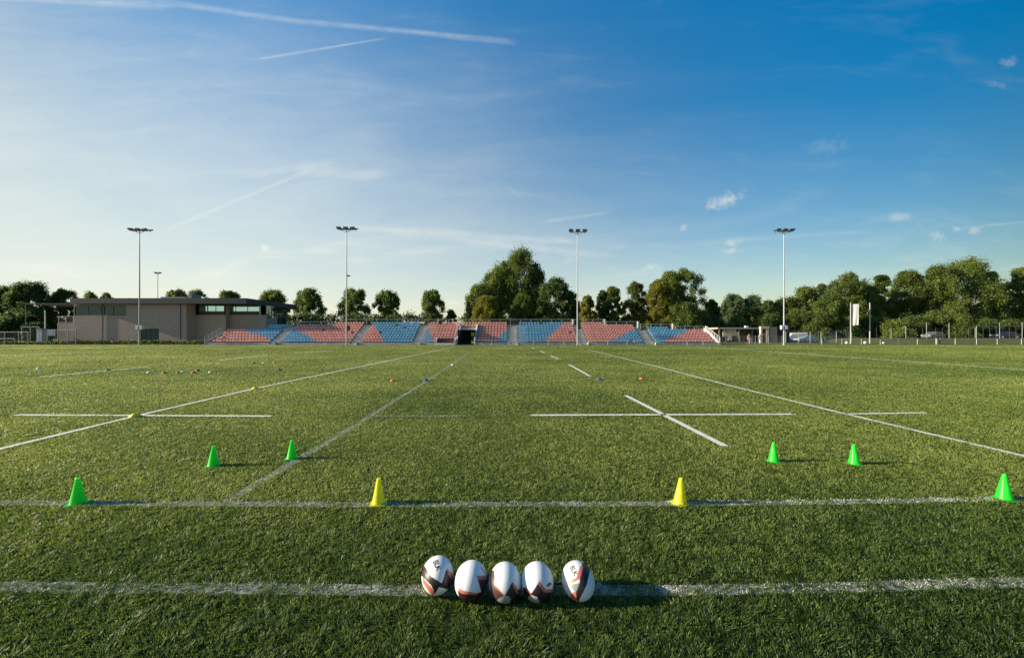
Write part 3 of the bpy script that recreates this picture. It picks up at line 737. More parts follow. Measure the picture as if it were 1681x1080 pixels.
# ------------------------------------------------------------------ clubhouse
M_wall = mat('grey_brown_brick', (.405, .318, .258), .85, var=.15, vscale=3, bump=.3, bscale=14); M_roof = mat('dark_roof_edge', (.036, .042, .048), .6, var=.1)
M_win = mat('dark_window_glass', (.16, .23, .215), .05, .85, spec=.9); M_frame = mat('window_frame_dark', (.03, .04, .04), .5); M_door = mat('door_dark_green', (.02, .05, .045), .5)
M_soff = mat('roof_soffit', (.09, .085, .08), .8)
club = empty('clubhouse', (X_(215, 66), 66, 0)); tag(club, 'long grey brown flat roofed clubhouse left of the stand', 'clubhouse')
def CB(mb, name, m, **k): return PB(mb, name, m, club, **k)
xa, xb, xc, xd, xe, xf = X_(121, 66), X_(306, 66), X_(315, 66), X_(371, 68), X_(376, 69), X_(437, 69)
q = MB()
def wall_band(q, x0, x1, y, holes, z1, th=.3):
    """front wall with rectangular holes"""
    hs = sorted(holes); cur = x0
    for (a, b, c, d) in hs:
        q.box(cur, a, y, y + th, 0, z1)
        if c > 0: q.box(a, b, y, y + th, 0, c)
        if d < z1: q.box(a, b, y, y + th, d, z1)
        cur = b
    q.box(cur, x1, y, y + th, 0, z1)
H1 = 6.8
w1 = (X_(122.5, 66), X_(207, 66), Z_(518, 66), Z_(502, 66)); dr = (X_(231, 66), X_(261, 66), .05, Z_(539.5, 66))
wall_band(q, xa, xb, 66, [w1, dr], H1)
q.box(xa, xa + .3, 66.301, 80, 0, H1); q.box(xb - .3, xb, 66.301, 68.0, 0, H1)
wall_band(q, xb - .3, xd, 68.003, [], Z_(517, 68)); wall_band(q, xe, xf, 69.0, [], Z_(517, 69)); q.box(xd - .3, xd, 68.31, 69.8, 0, H1)
q.box(xf - .3, xf, 69.31, 72.3, 0, 4.6)
q.box(xa + .31, -46, 80, 80.3, 0, H1)
CB(q, 'wall', M_wall)
q = MB(); q.box(X_(94, 67), xa - .003, 67, 67.3, 0, Z_(530, 67)); q.box(X_(94, 67), X_(94, 67) + .3, 67.31, 76, 0, Z_(530, 67)); q.box(X_(94, 67) + .31, xa - .003, 67.31, 76, 3.1, 3.4); CB(q, 'side_wing', M_wall)
q = rail(X_(94, 67), xa - .1, 67.2, Z_(530, 67), 1.1, 1.5); CB(q, 'roof_terrace_rail', [M_galv, M_grey])
xR = X_(480, 79)
q = MB(); q.box(xa + .25, xR, 65.2, 80.8, H1 + .003, 7.72); CB(q, 'roof', M_roof)
q = MB(); q.box(X_(80, 71), xa + .247, 67.5, 74, 6.86, 7.02); q.tube((X_(76, 71) + .5, 67.6, 3.4), (X_(76, 71) + .5, 67.6, 6.75), .06); CB(q, 'side_canopy', M_roof)
q = MB(); q.box(X_(272, 70), X_(312, 70), 69, 74, 7.723, 8.3); q.box(X_(316, 70), X_(322, 70), 69, 71, 7.723, 8.75); q.box(X_(219, 70), X_(221, 70), 69, 69.3, 7.723, 8.1); CB(q, 'roof_plant', M_grey)
M_teal = mat('teal_window_glass', (.42, .62, .56), .05, .9)
def window(x0, x1, y, z0, z1, nm, splits, outer=.1, glass=None):
    f = MB(); f.box(x0, x1, y + .05, y + .15, z0, z0 + outer); f.box(x0, x1, y + .05, y + .15, z1 - outer, z1)
    for k in range(splits + 1): xx = x0 + (x1 - x0 - .08) * k / splits; f.box(xx, xx + .08, y + .048, y + .152, z0 + outer, z1 - outer)
    
    if z1 - z0 > 1.5 and x0 > X_(300, 66): f.box(x0 + .08, x1 - .08, y + .052, y + .085, z0 + outer, z0 + .65)
    fo = CB(f, nm, M_frame); g = MB(); g.box(x0 + .02, x1 - .02, y + .09, y + .11, z0 + .02, z1 - .02); p = g.build('pane', glass or M_win, fo); return fo
window(*w1[:2], 66, *w1[2:], 'window', 4, glass=mat('dim_window_glass', (.035, .055, .05), .05, .9)); window(xc - .5, xd - .31, 68.0, Z_(517, 68) + .003, H1 - .003, 'window', 3, glass=M_teal); window(xe - 1.0, xf - 1.2, 69.0, Z_(517, 69) + .003, H1 - .003, 'window', 3, glass=M_teal)
d = MB(); d.box(dr[0], dr[1], 66.1, 66.16, .05, dr[3]); do = CB(d, 'door', M_door)
for k in (0.25, .5, .75):
    b = MB(); xx = dr[0] + (dr[1] - dr[0]) * k; b.box(xx - .03, xx + .03, 66.06, 66.098, .1, dr[3] - .05); p = b.build('door_frame', M_frame, do)
for px_ in (168, 296):
    d = MB(); xx = X_(px_, 65.9); d.tube((xx, 65.93, 0), (xx, 65.93, H1), .05, n=6); CB(d, 'downpipe', M_frame)
# glazed lounge looking over the stand, seen side on
xg = X_(430, 71) ; q = MB()
gx = X_(472, 79) 
q.box(xf - 1.2, xf - 1.08, 69.05, 69.17, 4.7, H1); CB(q, 'white_post', M_white)
q = MB(); 
n = 8
for k in range(n + 1):
    f_ = k / n; x = (xf - .35) * (1 - f_) + (gx) * f_; y = 69.5 + 9 * f_; q.box(x - .05, x + .05, y - .05, y + .05, 3.4, H1)
fr = CB(q, 'glass_wall', M_frame)
g = MB(); g.add([(xf - .35, 69.55, 3.4), (gx, 78.5, 3.4), (gx, 78.5, H1), (xf - .35, 69.55, H1)], [(0, 1, 2, 3)]); g.add([(xf - .37, 69.57, 3.4), (gx - .02, 78.52, 3.4), (gx - .02, 78.52, H1), (xf - .37, 69.57, H1)], [(3, 2, 1, 0)])
p = g.build('pane', M_win, fr)
q = MB(); q.box(xf + .0, X_(480, 69), 69.32, 78, 0, 3.35); CB(q, 'terrace_base', M_conc)

# ------------------------------------------------------------------ trees
def leaf_mat(name, stops):
    g_ = {'leaf_yellow_green': .62, 'leaf_olive': .85}.get(name, 1.0)
    return blade_mat(name, [(p, tuple(min(.6, c * k * g_) for c, k in zip(q, (1.85, 1.98, 1.7)))) for p, q in stops], .50)
LM = {'mid': leaf_mat('leaf_mid_green', [(0, (.032, .050, .012)), (.5, (.080, .105, .022)), (1, (.16, .175, .040))]),
      'dark': leaf_mat('leaf_dark_green', [(0, (.020, .034, .010)), (.5, (.045, .068, .018)), (1, (.095, .12, .030))]),
      'yellow': leaf_mat('leaf_yellow_green', [(0, (.075, .090, .010)), (.5, (.17, .165, .018)), (1, (.30, .26, .03))]),
      'olive': leaf_mat('leaf_olive', [(0, (.032, .050, .011)), (.5, (.074, .100, .022)), (1, (.15, .168, .038))]),
      'blue': leaf_mat('leaf_grey_green', [(0, (.030, .045, .022)), (.5, (.060, .085, .040)), (1, (.11, .14, .075))]),
      'brown': leaf_mat('leaf_red_brown', [(0, (.034, .036, .012)), (.5, (.075, .070, .022)), (1, (.14, .12, .04))])}
M_bark = mat('bark', (.11, .085, .06), .9, var=.4, vscale=8, bump=.5, bscale=20)
def crown_verts(rs, lobes, nleaf, size):
    """lobes (m,6): centre + radii; leaves scattered through each lobe, denser outside"""
    m = len(lobes); k = rs.choice(m, nleaf, p=(lobes[:, 3] * lobes[:, 5]) / (lobes[:, 3] * lobes[:, 5]).sum())
    d = rs.normal(size=(nleaf, 3)); d /= np.linalg.norm(d, axis=1)[:, None]; r = rs.rand(nleaf) ** .45 * (1 + .26 * rs.normal(size=nleaf))
    c = lobes[k, :3] + d * r[:, None] * lobes[k, 3:6]
    a = rs.normal(size=(nleaf, 3)) + d * .5; a /= np.linalg.norm(a, axis=1)[:, None]
    b = np.cross(a, rs.normal(size=(nleaf, 3))); b /= np.linalg.norm(b, axis=1)[:, None]; e = np.cross(a, b)
    s = size * (.55 + .9 * rs.rand(nleaf))[:, None]
    q = np.empty((nleaf, 4, 3), dtype=np.float32)
    q[:, 0] = c - b * s; q[:, 1] = c - e * s * .62; q[:, 2] = c + b * s; q[:, 3] = c + e * s * .62
    lt = rs.rand(m)
    tint = np.clip(.28 + .38 * lt[k] + .34 * (rs.rand(nleaf) - .5), 0, 1)
    return q.reshape(-1, 3), tint
def tree(px, top, hw, Y, style, colr, label, seed, base=None, cat='tree', group=None, dens=1.0, name='tree', x2=None):
    rs = np.random.RandomState(seed); x = X_(px, Y); H = Z_(top, Y) - (0); W = hw / F * Y
    root = empty(name, (x, Y, 0)); tag(root, label, cat, group)
    if px > 1180 and style == 'full': W *= 1.12
    lobes = []
    lo = {'round': .12, 'poplar': .06, 'full': .04, 'bush': .0, 'pine': .35, 'gappy': .16}[style]
    nl = {'round': 90, 'poplar': 120, 'full': 130, 'bush': 45, 'pine': 80, 'gappy': 80}[style]
    for i in range(nl):
        f = rs.rand() ** .9
        z = lo + (1 - lo) * f
        if style in ('round', 'gappy'): wprof = math.sqrt(max(0.03, 1 - ((f - .42) / .62) ** 2))
        elif style == 'poplar': wprof = (1 - f) ** .55 * (.5 + f) * 1.35 if f > .25 else .75 + f
        elif style == 'full': wprof = math.sqrt(max(.03, 1 - max(0, (f - .35) / .68) ** 2)) * (.8 + .2 * min(1, f / .3))
        elif style == 'pine': wprof = .9 * (1 - f) + .25 
        else: wprof = math.sqrt(max(.04, 1 - f * f))
        lr = W * {'round': .185, 'poplar': .20, 'full': .175, 'bush': .26, 'pine': .18, 'gappy': .165}[style] * (.55 + .85 * rs.rand())
        rad_ = max(0, W * wprof * 1.02 - lr * .7); a = rs.rand() * 2 * math.pi; rr = rad_ * (rs.rand() ** .45)
        zc = min(z * H, H - lr * .8)
        lobes.append((rr * math.cos(a), rr * math.sin(a) * .85, zc, lr, lr, lr * {'poplar': 1.5, 'pine': .6, 'bush': .9}.get(style, 1.25)))
    lobes = np.array(lobes)
    area = (2 * hw) * (HY + 10 - top)                       # picture area of the tree (photo pixels)
    size = .00165 * Y
    nleaf = int(min(36000, max(1500, area * 7.0 * dens * {'gappy': .75, 'round': .95, 'pine': .8}.get(style, 1.15))))
    v, tint = crown_verts(rs, lobes, nleaf, size)
    v[:, 2] = np.maximum(v[:, 2], .02)
    # a few loose sprays past the outline
    np_mesh('crown', v, 4, [LM[colr]], root, tint)
    t = MB(); tr = max(.12, H * .018); segs_ = 5; p = Vector((0, 0, 0)); pts = [p.copy()]
    if style != 'bush':
        for i in range(segs_):
            p = p + Vector((rs.normal() * .02 * H, rs.normal() * .02 * H, H * .8 / segs_)); pts.append(p.copy())
        for i in range(segs_): t.tube(pts[i], pts[i + 1], tr * (1 - i / segs_) + .03, tr * (1 - (i + 1) / segs_) + .03, 7, cap=False)
        for i in range(min(12, len(lobes))):
            lb = lobes[rs.randint(len(lobes))]; k = min(segs_ - 1, max(1, int(lb[2] / H * segs_ * .8)))
            t.tube(pts[k], (lb[0], lb[1], lb[2]), tr * .35 * (1 - k / segs_) + .03, .02, 5, cap=False)
    else:
        for i in range(4):
            lb = lobes[rs.randint(len(lobes))]; t.tube((lb[0] * .3, lb[1] * .3, 0), (lb[0], lb[1], lb[2]), .05, .015, 5, cap=False)
    t.build('trunk' if style != 'bush' else 'stem', M_bark, root, smooth=True)
    return root
# px, top, halfwidth, distance, style, colour, label
TREES = [
 (8, 472, 40, 92, 'full', 'dark', 'dark broad tree at the left edge of the photo'),
 (50, 466, 36, 90, 'full', 'dark', 'tallest dark tree left of the clubhouse, with round crown'),
 (104, 476, 26, 92, 'gappy', 'dark', 'gappy dark tree showing beneath the thin canopy left of the clubhouse'),
 (-30, 480, 34, 95, 'full', 'dark', 'dark tree cut by the left edge of the photo'),
 (150, 480, 20, 110, 'round', 'mid', 'small round treetop above the left part of the clubhouse roof'),
 (176, 482, 14, 110, 'round', 'mid', 'smallest treetop above the clubhouse roof'),
 (290, 477, 22, 108, 'round', 'mid', 'treetop above the clubhouse roof just right of the small floodlight'),
 (324, 478, 20, 108, 'round', 'mid', 'treetop above the clubhouse roof by the rooftop box'),
 (376, 479, 23, 108, 'round', 'mid', 'treetop above the middle of the clubhouse right wing'),
 (449, 479, 29, 108, 'round', 'mid', 'treetop rising behind the sloping right end of the roof'),
 (508, 475, 28, 104, 'round', 'mid', 'round tree just right of the clubhouse'),
 (580, 476, 28, 104, 'round', 'mid', 'round tree directly behind the second floodlight mast'),
 (635, 478, 25, 104, 'round', 'mid', 'round tree between the second mast and the blue seats stairs'),
 (710, 478, 23, 98, 'round', 'mid', 'tall oval tree standing alone above the coral seats'),
 (741, 509, 14, 98, 'bush', 'dark', 'small dark bushy tree left of the tunnel'),
 (784, 471, 27, 100, 'poplar', 'mid', 'slim poplar at the left edge of the tall poplar group'),
 (804, 452, 32, 102, 'poplar', 'mid', 'mid height poplar inside the tall poplar group'),
 (826, 432, 34, 104, 'poplar', 'mid', 'second tallest poplar left of the tallest'),
 (857, 412, 44, 104, 'poplar', 'mid', 'tallest poplar in the photo'),
 (878, 436, 27, 103, 'poplar', 'dark', 'narrow dark poplar on the right flank of the tallest'),
 (800, 489, 30, 90, 'full', 'yellow', 'yellow green tree in front of the poplar group'),
 (858, 486, 24, 92, 'full', 'olive', 'dull olive tree low in front of the tallest poplar'),
 (912, 459, 36, 94, 'full', 'dark', 'dark dense tree right of the tallest poplar'),
 (935, 478, 22, 95, 'full', 'dark', 'dark tree just left of the third floodlight mast'),
 (965, 487, 18, 88, 'full', 'yellow', 'small yellow green tree right of the third floodlight mast'),
 (988, 478, 16, 98, 'full', 'dark', 'narrow dark tree behind the small yellow one'),
 (1006, 472, 19, 98, 'full', 'mid', 'green tree right of the narrow dark one'),
 (1044, 466, 26, 96, 'full', 'olive', 'olive tree left of the big spreading tree'),
 (1082, 462, 30, 92, 'full', 'yellow', 'yellowish tree in front of the big spreading tree'),
 (1120, 444, 40, 98, 'gappy', 'mid', 'big spreading tree above the right end of the stand'),
 (1100, 448, 30, 99, 'full', 'mid', 'dense green tree behind the big spreading one'),
 (1120, 500, 36, 90, 'full', 'olive', 'low olive tree below the big spreading tree'),
 (1168, 493, 17, 100, 'full', 'dark', 'small very dark tree right of the stand'),
 (1204, 484, 22, 112, 'full', 'blue', 'grey green tree with pointed top beyond the pavilion'),
 (1236, 487, 24, 112, 'full', 'blue', 'grey green broad tree beyond the pavilion chimney'),
 (1232, 507, 26, 98, 'full', 'olive', 'low olive tree just above the pavilion roof'),
 (1262, 495, 20, 104, 'full', 'dark', 'dark tree left of the fourth floodlight mast'),
 (1290, 491, 24, 98, 'full', 'olive', 'olive tree behind the fourth floodlight mast'),
 (1322, 474, 28, 98, 'full', 'mid', 'green tree just right of the fourth floodlight mast'),
 (1350, 468, 20, 110, 'gappy', 'blue', 'thin topped tree left of the banner trees'),
 (1392, 451, 36, 97, 'full', 'olive', 'tall tree standing above the white banner'),
 (1362, 486, 28, 90, 'full', 'olive', 'lower olive tree left of the white banner'),
 (1424, 470, 24, 100, 'full', 'mid', 'green tree behind the bare flagpole'),
 (1448, 451, 27, 104, 'pine', 'dark', 'pine like tree with flat layers right of the flagpole'),
 (1494, 447, 30, 98, 'full', 'olive', 'broad olive tree right of the pine like one'),
 (1540, 438, 36, 96, 'full', 'mid', 'large tree left of the highest crown in the woods'),
 (1585, 428, 46, 97, 'full', 'mid', 'highest and broadest tree of the woods on the right'),
 (1626, 446, 24, 98, 'pine', 'mid', 'layered tree on the right shoulder of the highest one'),
 (1648, 466, 22, 102, 'pine', 'dark', 'lower dark tree in the gap near the right edge'),
 (1680, 442, 24, 96, 'full', 'mid', 'tree cut by the right edge of the photo'),
 (1720, 440, 34, 96, 'full', 'olive', 'tree just beyond the right edge of the photo'),
]
for i, (px, top, hw, Y, st, c, lab) in enumerate(TREES):
    nm = {'poplar': 'poplar_tree', 'pine': 'pine_tree'}.get(st, 'broadleaf_tree')
    grp = 'trees left of the stand' if px < 480 else 'trees behind the stand' if px < 1150 else 'woodland trees on the right'
    if st == 'bush': nm = 'small_tree'
    tree(px, top, hw, Y, st, c, lab, {508: 777, 710: 779}.get(px, 100 + i), name=nm, group=grp)
BUSHES = [(1212, 520, 24, 92, 'dark'), (1262, 516, 28, 90, 'dark'), (1310, 508, 30, 90, 'olive'), (1345, 514, 30, 88, 'olive'), (1385, 520, 28, 88, 'dark'), (1432, 522, 30, 90, 'dark'),
 (1470, 526, 26, 84, 'mid'), (1500, 520, 28, 86, 'dark'), (1536, 512, 30, 86, 'olive'), (1578, 516, 28, 84, 'olive'), (1615, 524, 30, 88, 'dark'), (1655, 526, 32, 90, 'dark'), (1700, 524, 34, 88, 'dark'),
 (1150, 512, 26, 92, 'dark'), (1100, 520, 30, 92, 'dark'), (15, 520, 34, 86, 'dark'), (55, 530, 26, 86, 'dark'), (-30, 518, 30, 86, 'dark'), (1180, 524, 20, 96, 'olive')]
BL = ['behind the pavilion roof', 'behind the dark container', 'behind the white van', 'behind the parked blue car', 'left of the white banner', 'behind the bare flagpole', 'beyond the boulders right of the flagpole',
 'behind the left tall fence posts', 'behind the middle tall fence posts', 'behind the litter bin', 'behind the fence top rail', 'right of the fence top rail start', 'at the right edge of the photo',
 'behind the right end rail of the stand', 'behind the lowest seats on the right', 'at the foot of the trees by the left edge', 'left of the pale cabinet', 'outside the left edge', 'just right of the stand']
for i, (px, top, hw, Y, c) in enumerate(BUSHES):
    tree(px, top, hw, Y, 'bush', c, {'dark': 'dark bush ', 'olive': 'olive bush ', 'mid': 'green bush '}[c] + BL[i], 400 + i, name='bush', cat='bush', group='bushes at the foot of the trees')
# hedge behind the left half of the stand, dark scrub behind the right-hand woods, far tree line
def mass(name, x0, x1, Y, z0, z1, th, n, size, colr, label, cat, seed, kind='stuff'):
    rs = np.random.RandomState(seed); k = max(8, int((x1 - x0) / (th * .45))); L = []
    for i in range(k):
        x = x0 + (x1 - x0) * (i + rs.rand()) / k; hh = z1 * (.82 + .18 * rs.rand())
        for j in range(3): zz = z0 + (hh - z0) * (j + .5) / 3; L.append((x + rs.normal() * .3, Y + rs.normal() * th * .2, zz, th * .6, th * .5, (hh - z0) / 5.5))
    v, tint = crown_verts(rs, np.array(L), n, size); v[:, 2] = np.maximum(v[:, 2], .02)
    o = np_mesh(name, v, 4, [LM[colr]], None, tint); tag(o, label, cat, kind=kind); return o
h = mass('hedge', X_(462, 92), X_(700, 92), 92, 0, Z_(512, 92), 3.0, 16000, .22, 'dark', 'long dark hedge behind the left half of the stand', 'hedge', 5, 'thing')
mass('far_woodland', X_(1150, 125), X_(1760, 125), 125, 0, 10.5, 7, 26000, .5, 'dark', 'dark distant wood behind the trees on the right', 'woodland', 6)
mass('far_woodland', X_(760, 118), X_(1150, 118), 118, 0, 7.5, 6, 12000, .5, 'dark', 'dark distant wood behind the poplars', 'woodland', 8)
mass('far_woodland', X_(-120, 130), X_(120, 130), 130, 0, 7.0, 6, 8000, .5, 'dark', 'dark distant wood behind the trees on the left', 'woodland', 9)
mass('far_woodland', X_(120, 260), X_(760, 260), 260, 0, 9.0, 12, 9000, 1.0, 'dark', 'low distant tree line seen between the round trees', 'woodland', 12)
mass('weeds', X_(96, 65.2), X_(335, 65.2), 65.3, 0, .75, .8, 5000, .09, 'olive', 'rough grass and weeds along the clubhouse wall', 'weeds', 10)
mass('weeds', X_(-60, 64), X_(96, 64), 64.5, 0, .55, .8, 4000, .09, 'olive', 'rough grass along the fence on the left', 'weeds', 13)

# ------------------------------------------------------------------ right-hand side: bank, fences, pavilion, cars, poles
nx, ny = 40, 12; vs = []
bx0, bx1, by0, by1 = X_(1478, 63), 130, 62.8, 84
for j in range(ny + 1):
    for i in range(nx + 1):
        x = bx0 + (bx1 - bx0) * i / nx; y = by0 + (by1 - by0) * j / ny
        fx = min(1, max(0, (x - bx0) / 9)); fy = min(1, max(0, (y - by0) / 9)); fx = fx * fx * (3 - 2 * fx); fy = fy * fy * (3 - 2 * fy)
        vs.append((x, y, .006 + .85 * fx * fy))
m_ = MB(); m_.add(vs, [(j * (nx + 1) + i, j * (nx + 1) + i + 1, (j + 1) * (nx + 1) + i + 1, (j + 1) * (nx + 1) + i) for j in range(ny) for i in range(nx)])
tag(m_.build('grass_bank', ground_mat('bank_grass', (.05, .065, .018), (.12, .13, .04), (.16, .13, .06), 3.0, .5, .6), smooth=True), kind='structure')
def bankz(x, y):
    fx = min(1, max(0, (x - bx0) / 9)); fy = min(1, max(0, (y - by0) / 9)); return .85 * fx * fx * (3 - 2 * fx) * fy * fy * (3 - 2 * fy)
M_mesh = mat('chain_link', (.30, .32, .31), .6, .2)
def fence(label, pxs, Y, tops, toprail, mesh=True, name='mesh_fence', z0=0, group=None, postr=.045, spacing=.45, lowrail=False, m=None):
    xs_ = [X_(p, Y) for p in pxs]; root = empty(name, (xs_[0], Y, 0)); tag(root, label, 'fence', group)
    m = m or M_grey
    for x, t_ in zip(xs_, tops):
        zb = bankz(x, Y); q = MB(); q.tube((x, Y, zb - .1), (x, Y, t_), postr, n=8); PB(q, 'post', m, root)
    if toprail:
        q = MB()
        for k in range(len(xs_) - 1): q.tube((xs_[k], Y, toprail), (xs_[k + 1], Y, toprail), postr * .6, n=6)
        PB(q, 'top_rail', m, root)
    if lowrail:
        q = MB(); q.tube((xs_[0], Y, lowrail), (xs_[-1], Y, lowrail), postr * .5, n=6); PB(q, 'lower_rail', m, root)
    if mesh:
        zt = toprail or min(tops); q = MB(); a, b = xs_[0], xs_[-1]; n = int((b - a) / spacing)
        for k in range(n + 1): x = a + (b - a) * k / n; q.box(x - .006, x + .006, Y - .006, Y + .006, bankz(x, Y), zt)
        k = 0
        while .2 + k * spacing < zt: q.box(a, b, Y - .005, Y + .005, .2 + k * spacing, .21 + k * spacing); k += 1
        PB(q, 'mesh_panel', M_mesh, root)
    return root
Yf = 74
fence('tall post fence on the grass bank at the right', [1426 + 2, 1463, 1487, 1521, 1558, 1601], Yf, [Z_(p, Yf) for p in (538, 538, 536, 530, 530, 538)], None, mesh=True, spacing=1.2, postr=.05)
fence('tall fence with pale top rail at the right edge', [1603, 1641, 1678, 1716, 1754], Yf - .3, [Z_(p, Yf) for p in (535, 530, 529, 529, 529)], Z_(535.4, Yf), spacing=1.2, postr=.05)
fence('green mesh fence behind the parked cars', [1290, 1311, 1330, 1348, 1373, 1398], 76, [Z_(544, 76)] * 6, Z_(544, 76), spacing=.3, postr=.07)
fence('low pale spectator rail along the right side of the pitch', [1349, 1382, 1414, 1445, 1475, 1506, 1537, 1568, 1603, 1637, 1677, 1716], 63.2, [1.0] * 12, .99, mesh=False, name='spectator_rail', postr=.03, m=M_galv)
fence('mesh fence between the stand and the rightmost mast', [1186, 1198, 1228, 1240, 1262, 1284], 66, [1.45] * 6, 1.42, spacing=.25, postr=.04, m=M_grey)
# left fences
fence('mesh fence at the left edge before the dark trees', [-40, -16, 8, 31, 46], 68, [Z_(545, 68)] * 5, Z_(545, 68), spacing=.3, postr=.05, m=M_grey)
fence('taller mesh fence beside the pale cabinet', [36, 50, 64], 69, [Z_(536, 69)] * 3, Z_(536.5, 69), spacing=.3, postr=.06)
fence('low rail at the left edge of the pitch', [-40, -16, 8, 24], 64, [1.0] * 4, .97, mesh=False, name='spectator_rail', postr=.05)
fence('mesh fence before the left end of the clubhouse', [78, 95, 112, 125], 64.6, [Z_(541, 64.6)] * 4, Z_(541.5, 64.6), spacing=.3, postr=.05, m=M_grey)
# pale cabinet, noticeboard, white flagpole
M_pblue = mat('pale_blue_grey_paint', (.30, .37, .42), .5, var=.15); M_navy = mat('dark_navy_paint', (.012, .014, .022), .5)
Y = 65.5; r = empty('cabinet', (X_(68, Y), Y, 0)); tag(r, 'tall pale blue grey cabinet with two doors at the left', 'cabinet')
q = MB(); q.box(-.48, .48, -.3, .5, 0, Z_(541, Y)); q.build('body', M_pblue, r, bevel=.02)
for sx in (-1, 1):
    q = MB(); q.box(min(sx * .03, sx * .43), max(sx * .03, sx * .43), -.33, -.302, .1, Z_(542, Y)); q.build('door', mat('cabinet_door', (.38, .44, .48), .45), r)
q = MB(); q.box(-.53, .53, -.36, .56, Z_(541, Y) + .003, Z_(539.5, Y)); q.build('roof', M_grey, r)
Y = 65.2; r = empty('noticeboard', (X_(84, Y), Y, 0)); tag(r, 'pale blue noticeboard on posts right of the cabinet', 'noticeboard')
q = MB(); q.box(-.7, .7, -.03, .03, Z_(551, Y), Z_(541.5, Y)); q.build('panel', M_pblue, r)
for sx in (-.6, .6):
    q = MB(); q.tube((sx, .08, 0), (sx, .08, Z_(542, Y)), .04); q.build('post', M_grey, r)
def pole(px, Y, zt, r_, label, m, name='flagpole', cat='flagpole', finial=True):
    root = empty(name, (X_(px, Y), Y, 0)); tag(root, label, cat)
    q = MB(); q.lathe([(r_ * 2.2, 0), (r_ * 2.2, .08), (r_, .09), (r_ * .75, zt)], 10); q.build('pole', m, root, smooth=True)
    if finial: q = MB(); q.lathe([(0.001, zt + .16), (r_ * 1.1, zt + .08), (r_ * .8, zt), (.001, zt)], 10); q.build('cap', m, root, smooth=True)
    return root
pole(74, 72, Z_(511, 72), .10, 'white pole rising behind the pale cabinet', M_white)
pb = pole(1396.5, 70, Z_(498, 70), .10, 'pale flagpole carrying the white banner', M_mast)
pole(1428, 70, Z_(498, 70), .11, 'bare grey flagpole right of the white banner', M_mast)
# banner: hanging cloth with folds, hung from a yard at the top
Y = 70; xl, xr = X_(1398.6, Y), X_(1409.5, Y); zt, zb = Z_(499.5, Y), Z_(535, Y); vs = []; nx, nz = 14, 24
for j in range(nz + 1):
    for i in range(nx + 1):
        f = i / nx; gz = j / nz; sh = (1 - .16 * gz * f)
        vs.append((xl + (xr - xl) * .80 * f * sh, Y - .45 * f * sh + .035 * math.sin(f * 8 + gz * 2) * (.3 + gz) + .03 * math.sin(gz * 6), zt + (zb - zt) * gz * (1 - .03 * f) ))
cl = MB(); cl.add(vs, [(j * (nx + 1) + i, j * (nx + 1) + i + 1, (j + 1) * (nx + 1) + i + 1, (j + 1) * (nx + 1) + i) for j in range(nz) for i in range(nx)])
o = cl.build('banner', mat('white_banner_cloth', (.62, .59, .55), .8, var=.06), smooth=True); tag(o, 'plain white banner hanging from the left flagpole', 'banner')
sol = o.modifiers.new('thickness', 'SOLIDIFY'); sol.thickness = .01
# boulders
def boulder(px, Y, r_, seed, lab):
    rs = random.Random(seed); q = MB(); n = 14; vs = []; fs = []
    for i in range(9):
        t_ = math.pi * i / 8
        for j in range(n):
            a = 2 * math.pi * j / n; k = r_ * (1 + .08 * math.sin(3 * a + seed) + .06 * math.sin(4 * t_ + seed))
            vs.append((k * math.sin(t_) * math.cos(a), k * math.sin(t_) * math.sin(a), r_ * .9 + k * .92 * math.cos(t_)))
    fs = [(i * n + j, i * n + (j + 1) % n, (i + 1) * n + (j + 1) % n, (i + 1) * n + j) for i in range(8) for j in range(n)]
    q.add(vs, fs); o = q.build('boulder', mat('pale_stone', (.55, .53, .48), .85, var=.3, vscale=4, bump=.4), smooth=True); o.location = (X_(px, Y), Y, -.02); tag(o, lab, 'boulder', 'pale boulders by the flagpoles')
boulder(1390, 67, .25, 1, 'pale boulder left of the banner flagpole'); boulder(1420.5, 67, .27, 2, 'pale boulder just left of the bare flagpole'); boulder(1450.5, 67, .22, 3, 'pale boulder right of the bare flagpole')
# litter bin
Y = 64; r = empty('litter_bin', (X_(1540, Y), Y, bankz(X_(1540, Y), Y))); tag(r, 'grey litter bin with pale posts beside the spectator rail', 'litter bin')
q = MB(); q.lathe([(.22, .12), (.26, .15), (.27, .85), (.23, .87), (.22, .80), (.001, .78)], 16); q.build('drum', M_lamp, r, smooth=True)
for sx in (-1, 1):
    q = MB(); q.tube((sx * .33, 0, -.2), (sx * .33, 0, 1.0), .035); q.build('post', M_white, r)
# pavilion right of the stand
Y = 80; pv = empty('pavilion', (X_(1212, Y), Y, 0)); tag(pv, 'low flat roofed pavilion with cream panels right of the stand', 'pavilion')
M_cream = mat('cream_panel', (.66, .58, .46), .8, var=.12); M_brown = mat('brown_timber', (.12, .065, .045), .8, var=.3); M_pink = mat('pink_brown_render', (.42, .29, .25), .85, var=.2)
x0, x1 = X_(1178, Y), X_(1250, Y)
q = MB(); q.box(x0, x1, Y, Y + 7, 2.75, 3.05); PB(q, 'roof', mat('pavilion_roof', (.42, .40, .34), .7, var=.2), pv)
q = MB(); q.box(x0 + .2, x1 - .3, Y + 2.0, Y + 6.6, 0, 2.747); PB(q, 'wall', M_brown, pv)
for a, b, zb_ in ((1192, 1200, 1.15), (1200.5, 1207, .4), (1207.5, 1214, 1.3)):
    q = MB(); q.box(X_(a, Y), X_(b, Y), Y + 1.2, Y + 1.3, zb_, 2.74); PB(q, 'awning_panel', M_cream, pv)
for p_ in (1182, 1193, 1215, 1236, 1246):
    q = MB(); q.box(X_(p_, Y) - .08, X_(p_, Y) + .08, Y + .2, Y + .36, 0, 2.747); PB(q, 'column', M_grey, pv)
